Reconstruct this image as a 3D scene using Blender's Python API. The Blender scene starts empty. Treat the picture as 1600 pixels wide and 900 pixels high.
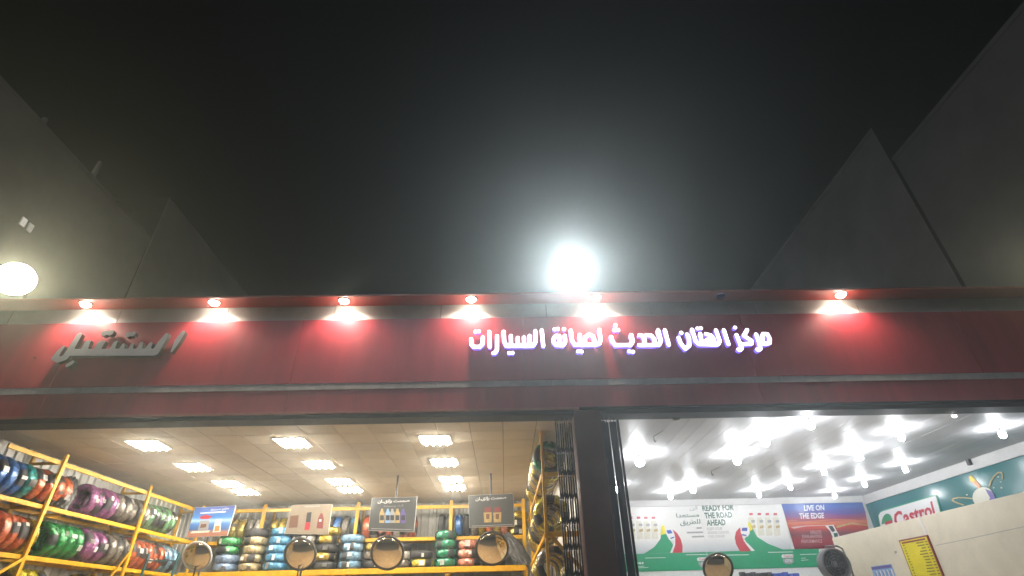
import bpy, bmesh, math, random
import numpy as np
from mathutils import Vector, Matrix

random.seed(7)
scene = bpy.context.scene
col = scene.collection

# ------------------------------------------------------------------ camera
F_PX, PITCH, ROLL, YAW, CAM_H = 815.0, math.radians(32.2), math.radians(1.45), math.radians(-1.4), 1.6
_F = Vector((math.sin(-YAW) * math.cos(PITCH), math.cos(YAW) * math.cos(PITCH), math.sin(PITCH)))
_R0 = Vector((math.cos(YAW), math.sin(YAW), 0.0))
_U0 = _R0.cross(_F)
_R = math.cos(ROLL) * _R0 - math.sin(ROLL) * _U0
_U = math.sin(ROLL) * _R0 + math.cos(ROLL) * _U0
CAM = Vector((0, 0, CAM_H))
cd = bpy.data.cameras.new('camera')
cam = bpy.data.objects.new('camera', cd)
col.objects.link(cam)
cd.sensor_width = 36.0
cd.lens = 36.0 * F_PX / 1600.0
cd.clip_start = 0.05
cd.clip_end = 2000
m = Matrix((_R, _U, -_F)).transposed().to_4x4()
m.translation = CAM
cam.matrix_world = m
scene.camera = cam

# ------------------------------------------------------------------ sky, added front fill light, exposure
w = bpy.data.worlds.new('World')
scene.world = w
w.use_nodes = True
wn = w.node_tree
bg = wn.nodes['Background']
sky = wn.nodes.new('ShaderNodeTexSky')
sky.sky_type = 'NISHITA'
sky.sun_disc = False
sky.sun_elevation = math.radians(-5)
sky.sun_rotation = math.radians(150)
wn.links.new(sky.outputs[0], bg.inputs[0])
bg.inputs[1].default_value = 0.015
sd = bpy.data.lights.new('front_fill', 'SUN')
sd.energy = 0.42  # soft fill added from the street side to brighten the facade evenly
sd.color = (0.86, 0.84, 1.0)
sd.angle = math.radians(20)
so = bpy.data.objects.new('front_fill', sd)
so.rotation_euler = (math.radians(58), 0, math.radians(-12))
col.objects.link(so)
vs = scene.view_settings
vs.view_transform = 'Standard'
vs.look = 'None'
vs.exposure = 0.0
vs.gamma = 1.0
vs.use_curve_mapping = False
scene.cycles.max_bounces = 6
scene.cycles.diffuse_bounces = 3
scene.cycles.glossy_bounces = 3
scene.cycles.volume_bounces = 0
scene.cycles.use_denoising = True
scene.cycles.sample_clamp_indirect = 6.0

# lamp strengths, all in one place
P_SPOT, P_FLOOD, P_TUBE, P_BULB, P_LED = 260.0, 1350.0, 82.0, 215.0, 3.6
HAZE = 0.008

# ------------------------------------------------------------------ layout helpers
def ray(px, py):
    px, py = float(px), float(py)
    return _F + (px - 800) / F_PX * _R - (py - 450) / F_PX * _U
def on_y(px, py, Y):
    d = ray(px, py); return CAM + d * (Y / d.y)
def on_x(px, py, X):
    d = ray(px, py); return CAM + d * (X / d.x)
def on_z(px, py, Z):
    d = ray(px, py); return CAM + d * ((Z - CAM_H) / d.z)

# ------------------------------------------------------------------ materials
def mat(name, color, rough=0.5, metal=0.0, spec=0.5, emit=None, estr=0.0, noise=0.0, nscale=8.0, bump=0.0, bscale=40.0, coat=0.0, color2=None, stretch=(1, 1, 1)):
    M = bpy.data.materials.new(name)
    M.use_nodes = True
    nt = M.node_tree
    b = nt.nodes['Principled BSDF']
    b.inputs['Base Color'].default_value = (*color, 1)
    b.inputs['Roughness'].default_value = rough
    b.inputs['Metallic'].default_value = metal
    b.inputs['Specular IOR Level'].default_value = spec
    b.inputs['Coat Weight'].default_value = coat
    if emit:
        b.inputs['Emission Color'].default_value = (*emit, 1)
        b.inputs['Emission Strength'].default_value = estr
    tc = nt.nodes.new('ShaderNodeTexCoord')
    mp = nt.nodes.new('ShaderNodeMapping')
    mp.inputs['Scale'].default_value = stretch
    nt.links.new(tc.outputs['Object'], mp.inputs[0])
    if noise or color2:
        n = nt.nodes.new('ShaderNodeTexNoise')
        n.inputs['Scale'].default_value = nscale
        n.inputs['Detail'].default_value = 6
        n.inputs['Roughness'].default_value = 0.65
        nt.links.new(mp.outputs[0], n.inputs['Vector'])
        r = nt.nodes.new('ShaderNodeValToRGB')
        r.color_ramp.elements[0].position = 0.32
        r.color_ramp.elements[1].position = 0.68
        c2 = color2 or tuple(c * (1 - noise) for c in color)
        c1 = color if color2 else tuple(min(1, c * (1 + noise * 0.4)) for c in color)
        r.color_ramp.elements[0].color = (*c2, 1)
        r.color_ramp.elements[1].color = (*c1, 1)
        nt.links.new(n.outputs['Fac'], r.inputs[0])
        nt.links.new(r.outputs[0], b.inputs['Base Color'])
    if bump:
        n2 = nt.nodes.new('ShaderNodeTexNoise')
        n2.inputs['Scale'].default_value = bscale
        n2.inputs['Detail'].default_value = 4
        nt.links.new(mp.outputs[0], n2.inputs['Vector'])
        bp = nt.nodes.new('ShaderNodeBump')
        bp.inputs['Strength'].default_value = bump
        bp.inputs['Distance'].default_value = 0.02
        nt.links.new(n2.outputs['Fac'], bp.inputs['Height'])
        nt.links.new(bp.outputs[0], b.inputs['Normal'])
    return M

def ramp_mat(name, stops, axis=2, rough=0.35, streak=0.0, streak_scale=(1.5, 1.5, 14)):
    """printed sheet: colour bands along one axis of the sheet, with streaks of print"""
    M = bpy.data.materials.new(name)
    M.use_nodes = True
    nt = M.node_tree
    b = nt.nodes['Principled BSDF']
    b.inputs['Roughness'].default_value = rough
    tc = nt.nodes.new('ShaderNodeTexCoord')
    sp = nt.nodes.new('ShaderNodeSeparateXYZ')
    nt.links.new(tc.outputs['Generated'], sp.inputs[0])
    val = sp.outputs[axis]
    if streak:
        mp = nt.nodes.new('ShaderNodeMapping')
        mp.inputs['Scale'].default_value = streak_scale
        nt.links.new(tc.outputs['Generated'], mp.inputs[0])
        n = nt.nodes.new('ShaderNodeTexNoise')
        n.inputs['Scale'].default_value = 2.2
        n.inputs['Detail'].default_value = 5
        nt.links.new(mp.outputs[0], n.inputs['Vector'])
        a = nt.nodes.new('ShaderNodeMath'); a.operation = 'MULTIPLY_ADD'
        a.inputs[1].default_value = streak
        nt.links.new(n.outputs['Fac'], a.inputs[0])
        s = nt.nodes.new('ShaderNodeMath'); s.operation = 'SUBTRACT'
        s.inputs[1].default_value = streak * 0.5
        nt.links.new(val, s.inputs[0])
        nt.links.new(s.outputs[0], a.inputs[2])
        val = a.outputs[0]
    r = nt.nodes.new('ShaderNodeValToRGB')
    els = r.color_ramp.elements
    while len(els) < len(stops):
        els.new(0.5)
    for e, (p, c) in zip(els, stops):
        e.position = p
        e.color = (*c, 1)
    nt.links.new(val, r.inputs[0])
    nt.links.new(r.outputs[0], b.inputs['Base Color'])
    return M

def foil(name, c, metal=0.25):
    """shiny plastic wrapping film: crinkled, with paler and darker folds"""
    return mat(name, c, rough=0.16, metal=metal + 0.1, spec=0.9, noise=0.75, nscale=14, bump=1.0, bscale=22, coat=0.6)

MAT = dict(
    red=mat('red_composite_panel', (0.39, 0.032, 0.046), 0.36, noise=0.22, nscale=1.3, bump=0.06, bscale=1.5, stretch=(2.2, 2.2, 0.35)),
    red_low=mat('red_lower_panel', (0.38, 0.036, 0.045), 0.40, noise=0.28, nscale=1.6, bump=0.06, bscale=1.5, stretch=(2.2, 2.2, 0.4)),
    band=mat('pale_grey_panel', (0.34, 0.33, 0.31), 0.5, noise=0.18, nscale=2.5),
    strip=mat('pale_joint_strip', (0.42, 0.40, 0.37), 0.5, noise=0.25, nscale=6),
    soffit=mat('red_soffit_panel', (0.42, 0.05, 0.035), 0.4, noise=0.15, nscale=2),
    lintel=mat('dark_steel', (0.008, 0.0075, 0.009), 0.7, metal=0.0, spec=0.2, noise=0.3, nscale=6),
    rail_red=mat('rust_red_steel', (0.36, 0.09, 0.06), 0.45, noise=0.3, nscale=5),
    column=mat('dark_maroon_cladding', (0.085, 0.03, 0.03), 0.5, noise=0.25, nscale=3),
    roof=mat('roof_membrane', (0.09, 0.085, 0.08), 0.9, noise=0.3),
    asphalt=mat('dusty_asphalt', (0.06, 0.058, 0.055), 0.9, noise=0.3, nscale=3, bump=0.3), concrete=mat('concrete', (0.30, 0.28, 0.25), 0.9, noise=0.3, nscale=3, bump=0.3),
    floor=mat('tan_floor', (0.50, 0.36, 0.22), 0.5, noise=0.25, nscale=1.5),
    sheet=mat('corrugated_sheet', (0.42, 0.42, 0.40), 0.45, metal=0.3, noise=0.22, nscale=3),
    tile=mat('ceiling_tile', (0.68, 0.62, 0.50), 0.9, spec=0.15, noise=0.06, nscale=3, bump=0.1, bscale=60),
    tgrid=mat('ceiling_grid', (0.16, 0.14, 0.11), 0.8),
    plank=mat('white_ceiling_plank', (0.66, 0.66, 0.68), 0.5, spec=0.35, noise=0.06, nscale=2, bump=0.04, bscale=3),
    plank_gap=mat('plank_joint', (0.25, 0.25, 0.26), 0.8),
    wallw=mat('white_wall', (0.76, 0.75, 0.72), 0.6, noise=0.1, nscale=3),
    teal=mat('teal_print', (0.012, 0.155, 0.165), 0.2, noise=0.12, nscale=1.2, coat=0.2),
    trim=mat('white_trim', (0.68, 0.67, 0.66), 0.5, noise=0.08),
    cream=mat('cream_board', (0.72, 0.65, 0.50), 0.6, noise=0.12, nscale=1.8, bump=0.05, bscale=6),
    yellow=mat('yellow_rack_paint', (0.74, 0.40, 0.006), 0.42, noise=0.25, nscale=7),
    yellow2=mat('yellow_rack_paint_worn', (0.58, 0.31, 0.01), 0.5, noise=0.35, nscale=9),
    deck=mat('rack_deck_boards', (0.20, 0.17, 0.12), 0.8, noise=0.3),
    rubber=mat('tyre_rubber', (0.018, 0.018, 0.02), 0.55, noise=0.3, nscale=12, bump=0.4, bscale=30),
    paper=mat('white_paper', (0.80, 0.79, 0.76), 0.55, noise=0.06),
    black=mat('black_plastic', (0.015, 0.015, 0.016), 0.4),
    bag=mat('grey_plastic_sheeting', (0.10, 0.10, 0.10), 0.25, noise=0.5, nscale=6, bump=0.8, bscale=9),
    chrome=mat('brushed_letter_metal', (0.70, 0.72, 0.66), 0.4, metal=0.15, noise=0.12, nscale=4),
    letter_side=mat('letter_return', (0.05, 0.055, 0.05), 0.4, metal=0.5),
    gate=mat('gate_steel', (0.03, 0.032, 0.038), 0.38, metal=0.7, noise=0.3, nscale=5),
    gate_panel=mat('gate_slat_blue_grey', (0.045, 0.052, 0.07), 0.4, metal=0.5, noise=0.3, nscale=3),
    bright=mat('bare_steel', (0.55, 0.55, 0.55), 0.25, metal=0.9),
    mirror=mat('tinted_mirror', (0.80, 0.70, 0.50), 0.14, metal=1.0, noise=0.12, nscale=3),
    mirror_rim=mat('mirror_rim', (0.05, 0.045, 0.04), 0.4, noise=0.2),
    grey=mat('grey_metal', (0.16, 0.16, 0.165), 0.45, metal=0.5, noise=0.2),
    white_pl=mat('white_plastic', (0.75, 0.75, 0.73), 0.4),
    pole=mat('dark_pole', (0.03, 0.027, 0.03), 0.6),
    ladder=mat('teal_ladder_paint', (0.02, 0.11, 0.13), 0.45, noise=0.2),
)
def vary(M, amt):
    nt = M.node_tree
    b = nt.nodes['Principled BSDF']
    src = b.inputs['Base Color'].links[0].from_socket
    oi = nt.nodes.new('ShaderNodeObjectInfo')
    mr = nt.nodes.new('ShaderNodeMapRange')
    mr.inputs['To Min'].default_value = 1 - amt
    mr.inputs['To Max'].default_value = 1 + amt * 0.3
    nt.links.new(oi.outputs['Random'], mr.inputs['Value'])
    hs = nt.nodes.new('ShaderNodeHueSaturation')
    nt.links.new(mr.outputs[0], hs.inputs['Value'])
    nt.links.new(src, hs.inputs['Color'])
    nt.links.new(hs.outputs[0], b.inputs['Base Color'])
vary(MAT['tile'], 0.12)
vary(MAT['plank'], 0.08)
MAT['spot_lens'] = mat('warm_lamp_lens', (1, 1, 1), 0.3, emit=(1.0, 0.88, 0.70), estr=110)
MAT['spot_off'] = mat('unlit_lamp_lens', (0.16, 0.17, 0.2), 0.08, metal=0.8)
MAT['flood_white'] = mat('white_flood_led', (1, 1, 1), 0.3, emit=(0.93, 0.98, 1.0), estr=P_FLOOD)
MAT['flood_warm'] = mat('warm_flood_led', (1, 1, 1), 0.3, emit=(1.0, 0.86, 0.56), estr=P_FLOOD * 0.12)
MAT['tube'] = mat('fluorescent_tube', (1, 1, 1), 0.3, emit=(1.0, 0.91, 0.77), estr=P_TUBE * 2.2)
MAT['bulb'] = mat('led_bulb', (1, 1, 1), 0.3, emit=(0.95, 0.97, 1.0), estr=P_BULB)
MAT['bulb_small'] = mat('small_spot_led', (1, 1, 1), 0.3, emit=(0.98, 0.95, 0.92), estr=25)
MAT['led_face'] = mat('led_letter_face', (1, 1, 1), 0.3, emit=(0.90, 0.88, 1.0), estr=P_LED)
MAT['led_side'] = mat('led_letter_return', (0.6, 0.6, 0.9), 0.4, emit=(0.22, 0.14, 1.0), estr=P_LED * 0.35)

# ------------------------------------------------------------------ mesh helpers
def new_obj(name, me, material=None, parent=None, smooth=False):
    o = bpy.data.objects.new(name, me)
    col.objects.link(o)
    if material is not None:
        for mm in (material if isinstance(material, (list, tuple)) else [material]):
            me.materials.append(mm)
    if smooth:
        for p in me.polygons:
            p.use_smooth = True
    if parent is not None:
        o.parent = parent
        o.matrix_parent_inverse = Matrix.Translation(-Vector(parent.location))
    return o

def obj(name, bm, material=None, parent=None, smooth=False):
    me = bpy.data.meshes.new(name)
    bm.normal_update()
    bm.to_mesh(me)
    bm.free()
    return new_obj(name, me, material, parent, smooth)

def thing(name, label, cat, loc=(0, 0, 0), group=None, kind=None):
    o = bpy.data.objects.new(name, None)
    col.objects.link(o)
    o.location = loc
    o.empty_display_size = 0.1
    return tag(o, label, cat, group, kind)

def tag(o, label=None, cat=None, group=None, kind=None):
    if label: o['label'] = label
    if cat: o['category'] = cat
    if group: o['group'] = group
    if kind: o['kind'] = kind
    return o

def add_box(bm, x0, x1, y0, y1, z0, z1, bev=0.0):
    r = bmesh.ops.create_cube(bm, size=1.0)
    for v in r['verts']:
        v.co = Vector(((x0 + x1) / 2 + v.co.x * (x1 - x0), (y0 + y1) / 2 + v.co.y * (y1 - y0), (z0 + z1) / 2 + v.co.z * (z1 - z0)))
    if bev:
        es = list({e for v in r['verts'] for e in v.link_edges})
        bmesh.ops.bevel(bm, geom=es, offset=bev, segments=1, affect='EDGES', profile=0.5)

def box(name, x0, x1, y0, y1, z0, z1, material, parent=None, bev=0.0):
    bm = bmesh.new()
    add_box(bm, x0, x1, y0, y1, z0, z1, bev)
    return obj(name, bm, material, parent)

def add_bar(bm, a, b, wd, ht, up=Vector((0, 0, 1))):
    """rectangular bar from a to b"""
    a, b = Vector(a), Vector(b)
    d = (b - a).normalized()
    s = d.cross(up)
    if s.length < 1e-4:
        s = d.cross(Vector((1, 0, 0)))
    s.normalize()
    u = s.cross(d)
    vs_ = []
    for p in (a, b):
        for i, j in ((-1, -1), (1, -1), (1, 1), (-1, 1)):
            vs_.append(bm.verts.new(p + s * (i * wd / 2) + u * (j * ht / 2)))
    q = vs_
    for f in ((0, 1, 2, 3), (7, 6, 5, 4), (0, 4, 5, 1), (1, 5, 6, 2), (2, 6, 7, 3), (3, 7, 4, 0)):
        bm.faces.new([q[i] for i in f])

def bar(name, a, b, wd, ht, material, parent=None):
    bm = bmesh.new()
    add_bar(bm, a, b, wd, ht)
    bmesh.ops.recalc_face_normals(bm, faces=bm.faces)
    return obj(name, bm, material, parent)

def add_tube(bm, pts, r, n=8, cap=True):
    pts = [Vector(p) for p in pts]
    rr = r if isinstance(r, (list, tuple)) else [r] * len(pts)
    rings = []
    for i, p in enumerate(pts):
        d = (pts[min(i + 1, len(pts) - 1)] - pts[max(i - 1, 0)]).normalized()
        s = d.cross(Vector((0, 0, 1)))
        if s.length < 1e-3:
            s = d.cross(Vector((1, 0, 0)))
        s.normalize()
        u = s.cross(d)
        rings.append([bm.verts.new(p + (s * math.cos(2 * math.pi * k / n) + u * math.sin(2 * math.pi * k / n)) * rr[i]) for k in range(n)])
    for a, b in zip(rings, rings[1:]):
        for k in range(n):
            bm.faces.new((a[k], a[(k + 1) % n], b[(k + 1) % n], b[k]))
    if cap:
        bm.faces.new(rings[0][::-1])
        bm.faces.new(rings[-1])

def add_lathe(bm, prof, n=24, center=(0, 0, 0), axis='Z', close=False):
    """revolve (r, h) profile"""
    c = Vector(center)
    rings = []
    for r, h in prof:
        ring = []
        for k in range(n):
            a = 2 * math.pi * k / n
            x, y, z = r * math.cos(a), r * math.sin(a), h
            if axis == 'Y':
                x, y, z = x, -h, y
            elif axis == 'X':
                x, y, z = h, x, y
            ring.append(bm.verts.new(c + Vector((x, y, z))))
        rings.append(ring)
    seq = list(zip(rings, rings[1:]))
    if close:
        seq.append((rings[-1], rings[0]))
    for a, b in seq:
        for k in range(n):
            bm.faces.new((a[k], a[(k + 1) % n], b[(k + 1) % n], b[k]))
    if not close:
        if prof[0][0] > 1e-5: bm.faces.new(rings[0][::-1])
        if prof[-1][0] > 1e-5: bm.faces.new(rings[-1])
    bmesh.ops.remove_doubles(bm, verts=bm.verts, dist=1e-6)
    bmesh.ops.recalc_face_normals(bm, faces=bm.faces)

def poly_plane(name, pts, normal, thick, material, parent=None):
    """polygon slab: pts (world) pushed out along normal by thick"""
    bm = bmesh.new()
    n = Vector(normal).normalized()
    front = [bm.verts.new(Vector(p) + n * thick) for p in pts]
    back = [bm.verts.new(Vector(p)) for p in pts]
    f = bm.faces.new(front)
    k = len(pts)
    for i in range(k):
        bm.faces.new((front[i], back[i], back[(i + 1) % k], front[(i + 1) % k]))
    bm.normal_update()
    bmesh.ops.triangulate(bm, faces=[f])
    bmesh.ops.recalc_face_normals(bm, faces=bm.faces)
    return obj(name, bm, material, parent)

def print_y(name, px, Y, lay, material, parent):
    """flat print on a wall facing the street, lay = layer number in front of it"""
    return poly_plane(name, [on_y(x, y, Y) for x, y in px], (0, -1, 0), 0.003 * lay, material, parent)

def print_x(name, px, X, lay, material, parent):
    return poly_plane(name, [on_x(x, y, X) for x, y in px], (-1, 0, 0), 0.003 * lay, material, parent)

# Arabic letters in their joined shapes, so that a plain left-to-right text object shows them
_AR = {'ا': (0xFE8D, 0xFE8E, 0xFE8D, 0xFE8E), 'ب': (0xFE8F, 0xFE90, 0xFE91, 0xFE92), 'ت': (0xFE95, 0xFE96, 0xFE97, 0xFE98),
       'ة': (0xFE93, 0xFE94, 0xFE93, 0xFE94), 'ر': (0xFEAD, 0xFEAE, 0xFEAD, 0xFEAE), 'س': (0xFEB1, 0xFEB2, 0xFEB3, 0xFEB4),
       'ص': (0xFEB9, 0xFEBA, 0xFEBB, 0xFEBC), 'ط': (0xFEC1, 0xFEC2, 0xFEC3, 0xFEC4), 'ع': (0xFEC9, 0xFECA, 0xFECB, 0xFECC),
       'ق': (0xFED5, 0xFED6, 0xFED7, 0xFED8), 'ك': (0xFED9, 0xFEDA, 0xFEDB, 0xFEDC), 'ل': (0xFEDD, 0xFEDE, 0xFEDF, 0xFEE0),
       'م': (0xFEE1, 0xFEE2, 0xFEE3, 0xFEE4), 'ن': (0xFEE5, 0xFEE6, 0xFEE7, 0xFEE8), 'ي': (0xFEF1, 0xFEF2, 0xFEF3, 0xFEF4),
       'د': (0xFEA9, 0xFEAA, 0xFEA9, 0xFEAA), 'إ': (0xFE87, 0xFE88, 0xFE87, 0xFE88), 'ح': (0xFEA1, 0xFEA2, 0xFEA3, 0xFEA4),
       'ض': (0xFEBD, 0xFEBE, 0xFEBF, 0xFEC0), 'ف': (0xFED1, 0xFED2, 0xFED3, 0xFED4), 'ه': (0xFEE9, 0xFEEA, 0xFEEB, 0xFEEC), 'و': (0xFEED, 0xFEEE, 0xFEED, 0xFEEE)}
_NOJOIN = set('اةردإو')
def arabic(s):
    out = []
    for i, c in enumerate(s):
        if c not in _AR:
            out.append(c); continue
        prv = i > 0 and s[i - 1] in _AR and s[i - 1] not in _NOJOIN
        nxt = i + 1 < len(s) and s[i + 1] in _AR and c not in _NOJOIN
        out.append(chr(_AR[c][3 if prv and nxt else 1 if prv else 2 if nxt else 0]))
    return ''.join(reversed(out))

def text_print(name, s, quad, place, lift, material, parent, bold=0.0, rows=False):
    """lettering printed on a plane: text laid into a quad (TL, TR, BR, BL) on it"""
    cu = bpy.data.curves.new('lettering', 'FONT')
    cu.body = s
    cu.resolution_u = 2
    cu.offset = bold
    cu.fill_mode = 'FRONT'
    t = bpy.data.objects.new('lettering', cu)
    col.objects.link(t)
    dg = bpy.context.evaluated_depsgraph_get()
    me = bpy.data.meshes.new_from_object(t.evaluated_get(dg))
    bpy.data.objects.remove(t)
    bpy.data.curves.remove(cu)
    n = len(me.vertices)
    if n == 0:
        return None
    co = np.empty(n * 3); me.vertices.foreach_get('co', co); co = co.reshape(-1, 3)
    lo, hi = co.min(0), co.max(0)
    u = (co[:, 0] - lo[0]) / (hi[0] - lo[0])
    v = (co[:, 1] - lo[1]) / (hi[1] - lo[1])
    q = np.array(quad, float)
    P = (q[3] * (1 - u)[:, None] + q[2] * u[:, None]) * (1 - v)[:, None] + (q[0] * (1 - u)[:, None] + q[1] * u[:, None]) * v[:, None]
    for i in range(n):
        me.vertices[i].co = place(P[i, 0], P[i, 1]) + lift
    me.name = name
    return new_obj(name, me, material, parent)

# outline of thick rounded strokes, joined into one shape with holes
def stroke_outline(strokes, step=0.012):
    """strokes: list of (points, radii) in metres -> closed loops"""
    allp = np.array([p for pts, rr in strokes for p in pts]); rm = max(max(rr) for _, rr in strokes)
    lo, hi = allp.min(0) - rm - 3 * step, allp.max(0) + rm + 3 * step
    xs = np.arange(lo[0], hi[0], step); ys = np.arange(lo[1], hi[1], step)
    gx, gy = np.meshgrid(xs, ys, indexing='ij')
    D = np.full(gx.shape, 1e9)
    for pts, rr in strokes:
        if len(pts) == 1:
            D = np.minimum(D, np.hypot(gx - pts[0][0], gy - pts[0][1]) - rr[0])
        for (a, b, ra, rb) in zip(pts, pts[1:], rr, rr[1:]):
            ax, ay = a; bx, by = b
            dx, dy = bx - ax, by - ay
            t = np.clip(((gx - ax) * dx + (gy - ay) * dy) / (dx * dx + dy * dy + 1e-12), 0, 1)
            D = np.minimum(D, np.hypot(gx - ax - t * dx, gy - ay - t * dy) - (ra + (rb - ra) * t))
    nx, ny = D.shape
    seg = {}
    def ip(i, j, k, l):
        d0, d1 = D[i, j], D[k, l]
        t = d0 / (d0 - d1)
        return (xs[i] + (xs[k] - xs[i]) * t, ys[j] + (ys[l] - ys[j]) * t)
    pts_ = {}
    I, J = np.nonzero(((D[:-1, :-1] < 0).astype(int) + (D[1:, :-1] < 0) + (D[1:, 1:] < 0) + (D[:-1, 1:] < 0)) % 4 != 0)
    link = {}
    for i, j in zip(I, J):
        c = [(i, j), (i + 1, j), (i + 1, j + 1), (i, j + 1)]
        ins = [D[q] < 0 for q in c]
        ent, ext = [], []
        for k in range(4):
            a, b = c[k], c[(k + 1) % 4]
            if ins[k] != ins[(k + 1) % 4]:
                key = (min(a, b), max(a, b))
                pts_[key] = ip(*a, *b)
                (ent if ins[k] else ext).append(key)
        for a, b in zip(ent, ext):
            link[a] = b
    loops, used = [], set()
    for k in list(link):
        if k in used: continue
        lp = []
        while k in link and k not in used:
            used.add(k); lp.append(pts_[k]); k = link[k]
        if len(lp) > 6:
            loops.append(lp[::2] if len(lp) > 24 else lp)
    return loops

def extruded_shape(name, strokes, Yface, depth, mats, parent):
    loops = stroke_outline(strokes)
    cu = bpy.data.curves.new('outline', 'CURVE')
    cu.dimensions = '2D'
    cu.fill_mode = 'BOTH'
    cu.extrude = depth / 2
    for lp in loops:
        s = cu.splines.new('POLY')
        s.points.add(len(lp) - 1)
        for p, (x, y) in zip(s.points, lp):
            p.co = (x, y, 0, 1)
        s.use_cyclic_u = True
    t = bpy.data.objects.new('outline', cu)
    col.objects.link(t)
    dg = bpy.context.evaluated_depsgraph_get()
    me = bpy.data.meshes.new_from_object(t.evaluated_get(dg))
    bpy.data.objects.remove(t); bpy.data.curves.remove(cu)
    for v in me.vertices:
        x, y, z = v.co
        v.co = (x, Yface + depth / 2 - z, y)
    me.name = name
    me.materials.clear()
    o = new_obj(name, me, mats, parent)
    me.update()
    if len(mats) > 1:
        for p in me.polygons:
            p.material_index = 0 if p.normal.y < -0.7 else 1
    return o

# ================================================================== SETTING
g = box('ground', -300, 300, -250, 8.85, -0.3, 0.0, MAT['asphalt'])
tag(g, kind='structure')
g = box('back_ground', -300, 300, 17.6, 400, -0.3, -0.02, MAT['asphalt'])
g.name = 'back_lot'
tag(g, kind='structure')
fl = box('floor', -9.3, 11.4, 8.85, 17.6, -0.3, 0.02, MAT['floor'])
tag(fl, kind='structure')

# ---------------------------------------------------------------- building
Y_RED, Y_BAND = 8.60, 8.70
Z_SOF = 6.715
B = thing('shop_building', 'long red-fronted garage building with two open brightly lit shop bays', 'building', (1.2, 8.6, 0))
XL_, XR_ = -16.0, 17.0
zr = lambda y: on_y(800, y, Y_RED).z
Z_LINT, Z_LOWB, Z_LOWT, Z_STRT, Z_REDT = 4.475, zr(638), zr(604), zr(594), on_y(800, 496, Y_RED).z
# upper red panels
x = XL_
while x < XR_:
    x2 = min(x + 4.1, XR_)
    box('fascia_panel', x + 0.003, x2 - 0.003, Y_RED, Y_RED + 0.05, Z_STRT, Z_REDT, MAT['red'], B)
    box('lower_panel', x + 0.002, x2 - 0.002, Y_RED + 0.012, Y_RED + 0.06, Z_LOWB + 0.002, Z_LOWT, MAT['red_low'], B)
    x = x2
x = XL_ + 0.7
while x < XR_:
    x2 = min(x + 2.02, XR_)
    box('band_panel', x + 0.006, x2 - 0.006, Y_BAND, Y_BAND + 0.03, Z_REDT - 0.1, Z_SOF - 0.003, MAT['band'], B)
    box('joint_strip', x + 0.003, x2 - 0.003, Y_RED + 0.004, Y_RED + 0.05, Z_LOWT + 0.003, Z_STRT - 0.003, MAT['strip'], B)
    x = x2
box('backing_wall', XL_, XR_, Y_BAND + 0.035, Y_BAND + 0.25, Z_LINT + 0.17, Z_SOF - 0.005, MAT['lintel'], B)
box('soffit', XL_, XR_, 8.345, 9.0, Z_SOF, Z_SOF + 0.028, MAT['soffit'], B)
box('roof_edge', XL_, XR_, 8.325, 8.343, Z_SOF - 0.008, Z_SOF + 0.03, MAT['rail_red'], B)
box('roof', XL_, XR_, 8.75, 18.0, Z_SOF + 0.062, Z_SOF + 0.18, MAT['roof'], B)
# lintel: painted angle plus the dark gate track below it
box('lintel_angle', XL_, 1.3, Y_RED - 0.02, Y_RED + 0.1, Z_LOWB - 0.045, Z_LOWB - 0.002, MAT['rail_red'], B)
box('lintel_angle', 1.304, XR_, Y_RED - 0.02, Y_RED + 0.1, Z_LOWB - 0.035, Z_LOWB - 0.002, MAT['lintel'], B)
box('gate_track', XL_, XR_, Y_RED + 0.0, Y_RED + 0.33, Z_LINT, Z_LOWB - 0.048, MAT['lintel'], B)
# piers
box('column', 1.2, 1.66, Y_RED - 0.012, Y_RED + 0.5, 0, Z_LOWB - 0.05, MAT['column'], B, 0.01)
box('pier', -9.7, -9.02, Y_RED + 0.002, Y_RED + 0.4, 0, Z_LINT - 0.002, MAT['column'], B)
box('pier', 11.4, 12.2, Y_RED + 0.002, Y_RED + 0.4, 0, Z_LINT - 0.002, MAT['column'], B)
box('outer_wall', XL_, -9.702, Y_RED + 0.02, Y_RED + 0.4, 0, Z_LINT - 0.002, MAT['wallw'], B)
box('outer_wall', 12.202, XR_, Y_RED + 0.02, Y_RED + 0.4, 0, Z_LINT - 0.002, MAT['wallw'], B)

Z_C = 4.5
YB_L, YB_R = 16.5, 16.85
def corrugated(name, a, b, z0, z1, normal, parent, pitch=0.22):
    """ribbed metal wall sheet from a to b (plan points)"""
    a, b = Vector(a), Vector(b)
    L = (b - a).length; d = (b - a) / L; n = Vector(normal)
    bm = bmesh.new()
    prev = None
    t = 0
    while t < L - 1e-6:
        for dt, h in ((0, 0), (0.45, 0), (0.58, 0.028), (0.87, 0.028)):
            tt = min(t + dt * pitch, L)
            p = a + d * tt + n * h
            vlo = bm.verts.new((p.x, p.y, z0)); vhi = bm.verts.new((p.x, p.y, z1))
            if prev: bm.faces.new((prev[0], vlo, vhi, prev[1]))
            prev = (vlo, vhi)
        t += pitch
    bmesh.ops.recalc_face_normals(bm, faces=bm.faces)
    return obj(name, bm, MAT['sheet'], parent)
corrugated('ribbed_wall', (-9.02, 8.9), (-9.02, YB_L), 0, Z_C + 0.02, (1, 0), B)
corrugated('ribbed_wall', (-9.0, YB_L), (1.3, YB_L), 0, Z_C + 0.02, (0, -1), B)
box('side_wall', -9.3, -9.03, 8.85, 17.4, 0, Z_C + 0.3, MAT['concrete'], B)
box('back_wall', -9.028, 1.34, YB_L + 0.02, 17.4, 0, Z_C + 0.3, MAT['concrete'], B)
box('partition_wall', 1.345, 1.52, Y_RED + 0.51, 17.38, 0, Z_C + 0.3, MAT['wallw'], B)
box('back_wall', 1.525, 11.02, YB_R, 17.4, 0, Z_C + 0.3, MAT['wallw'], B)
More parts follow.
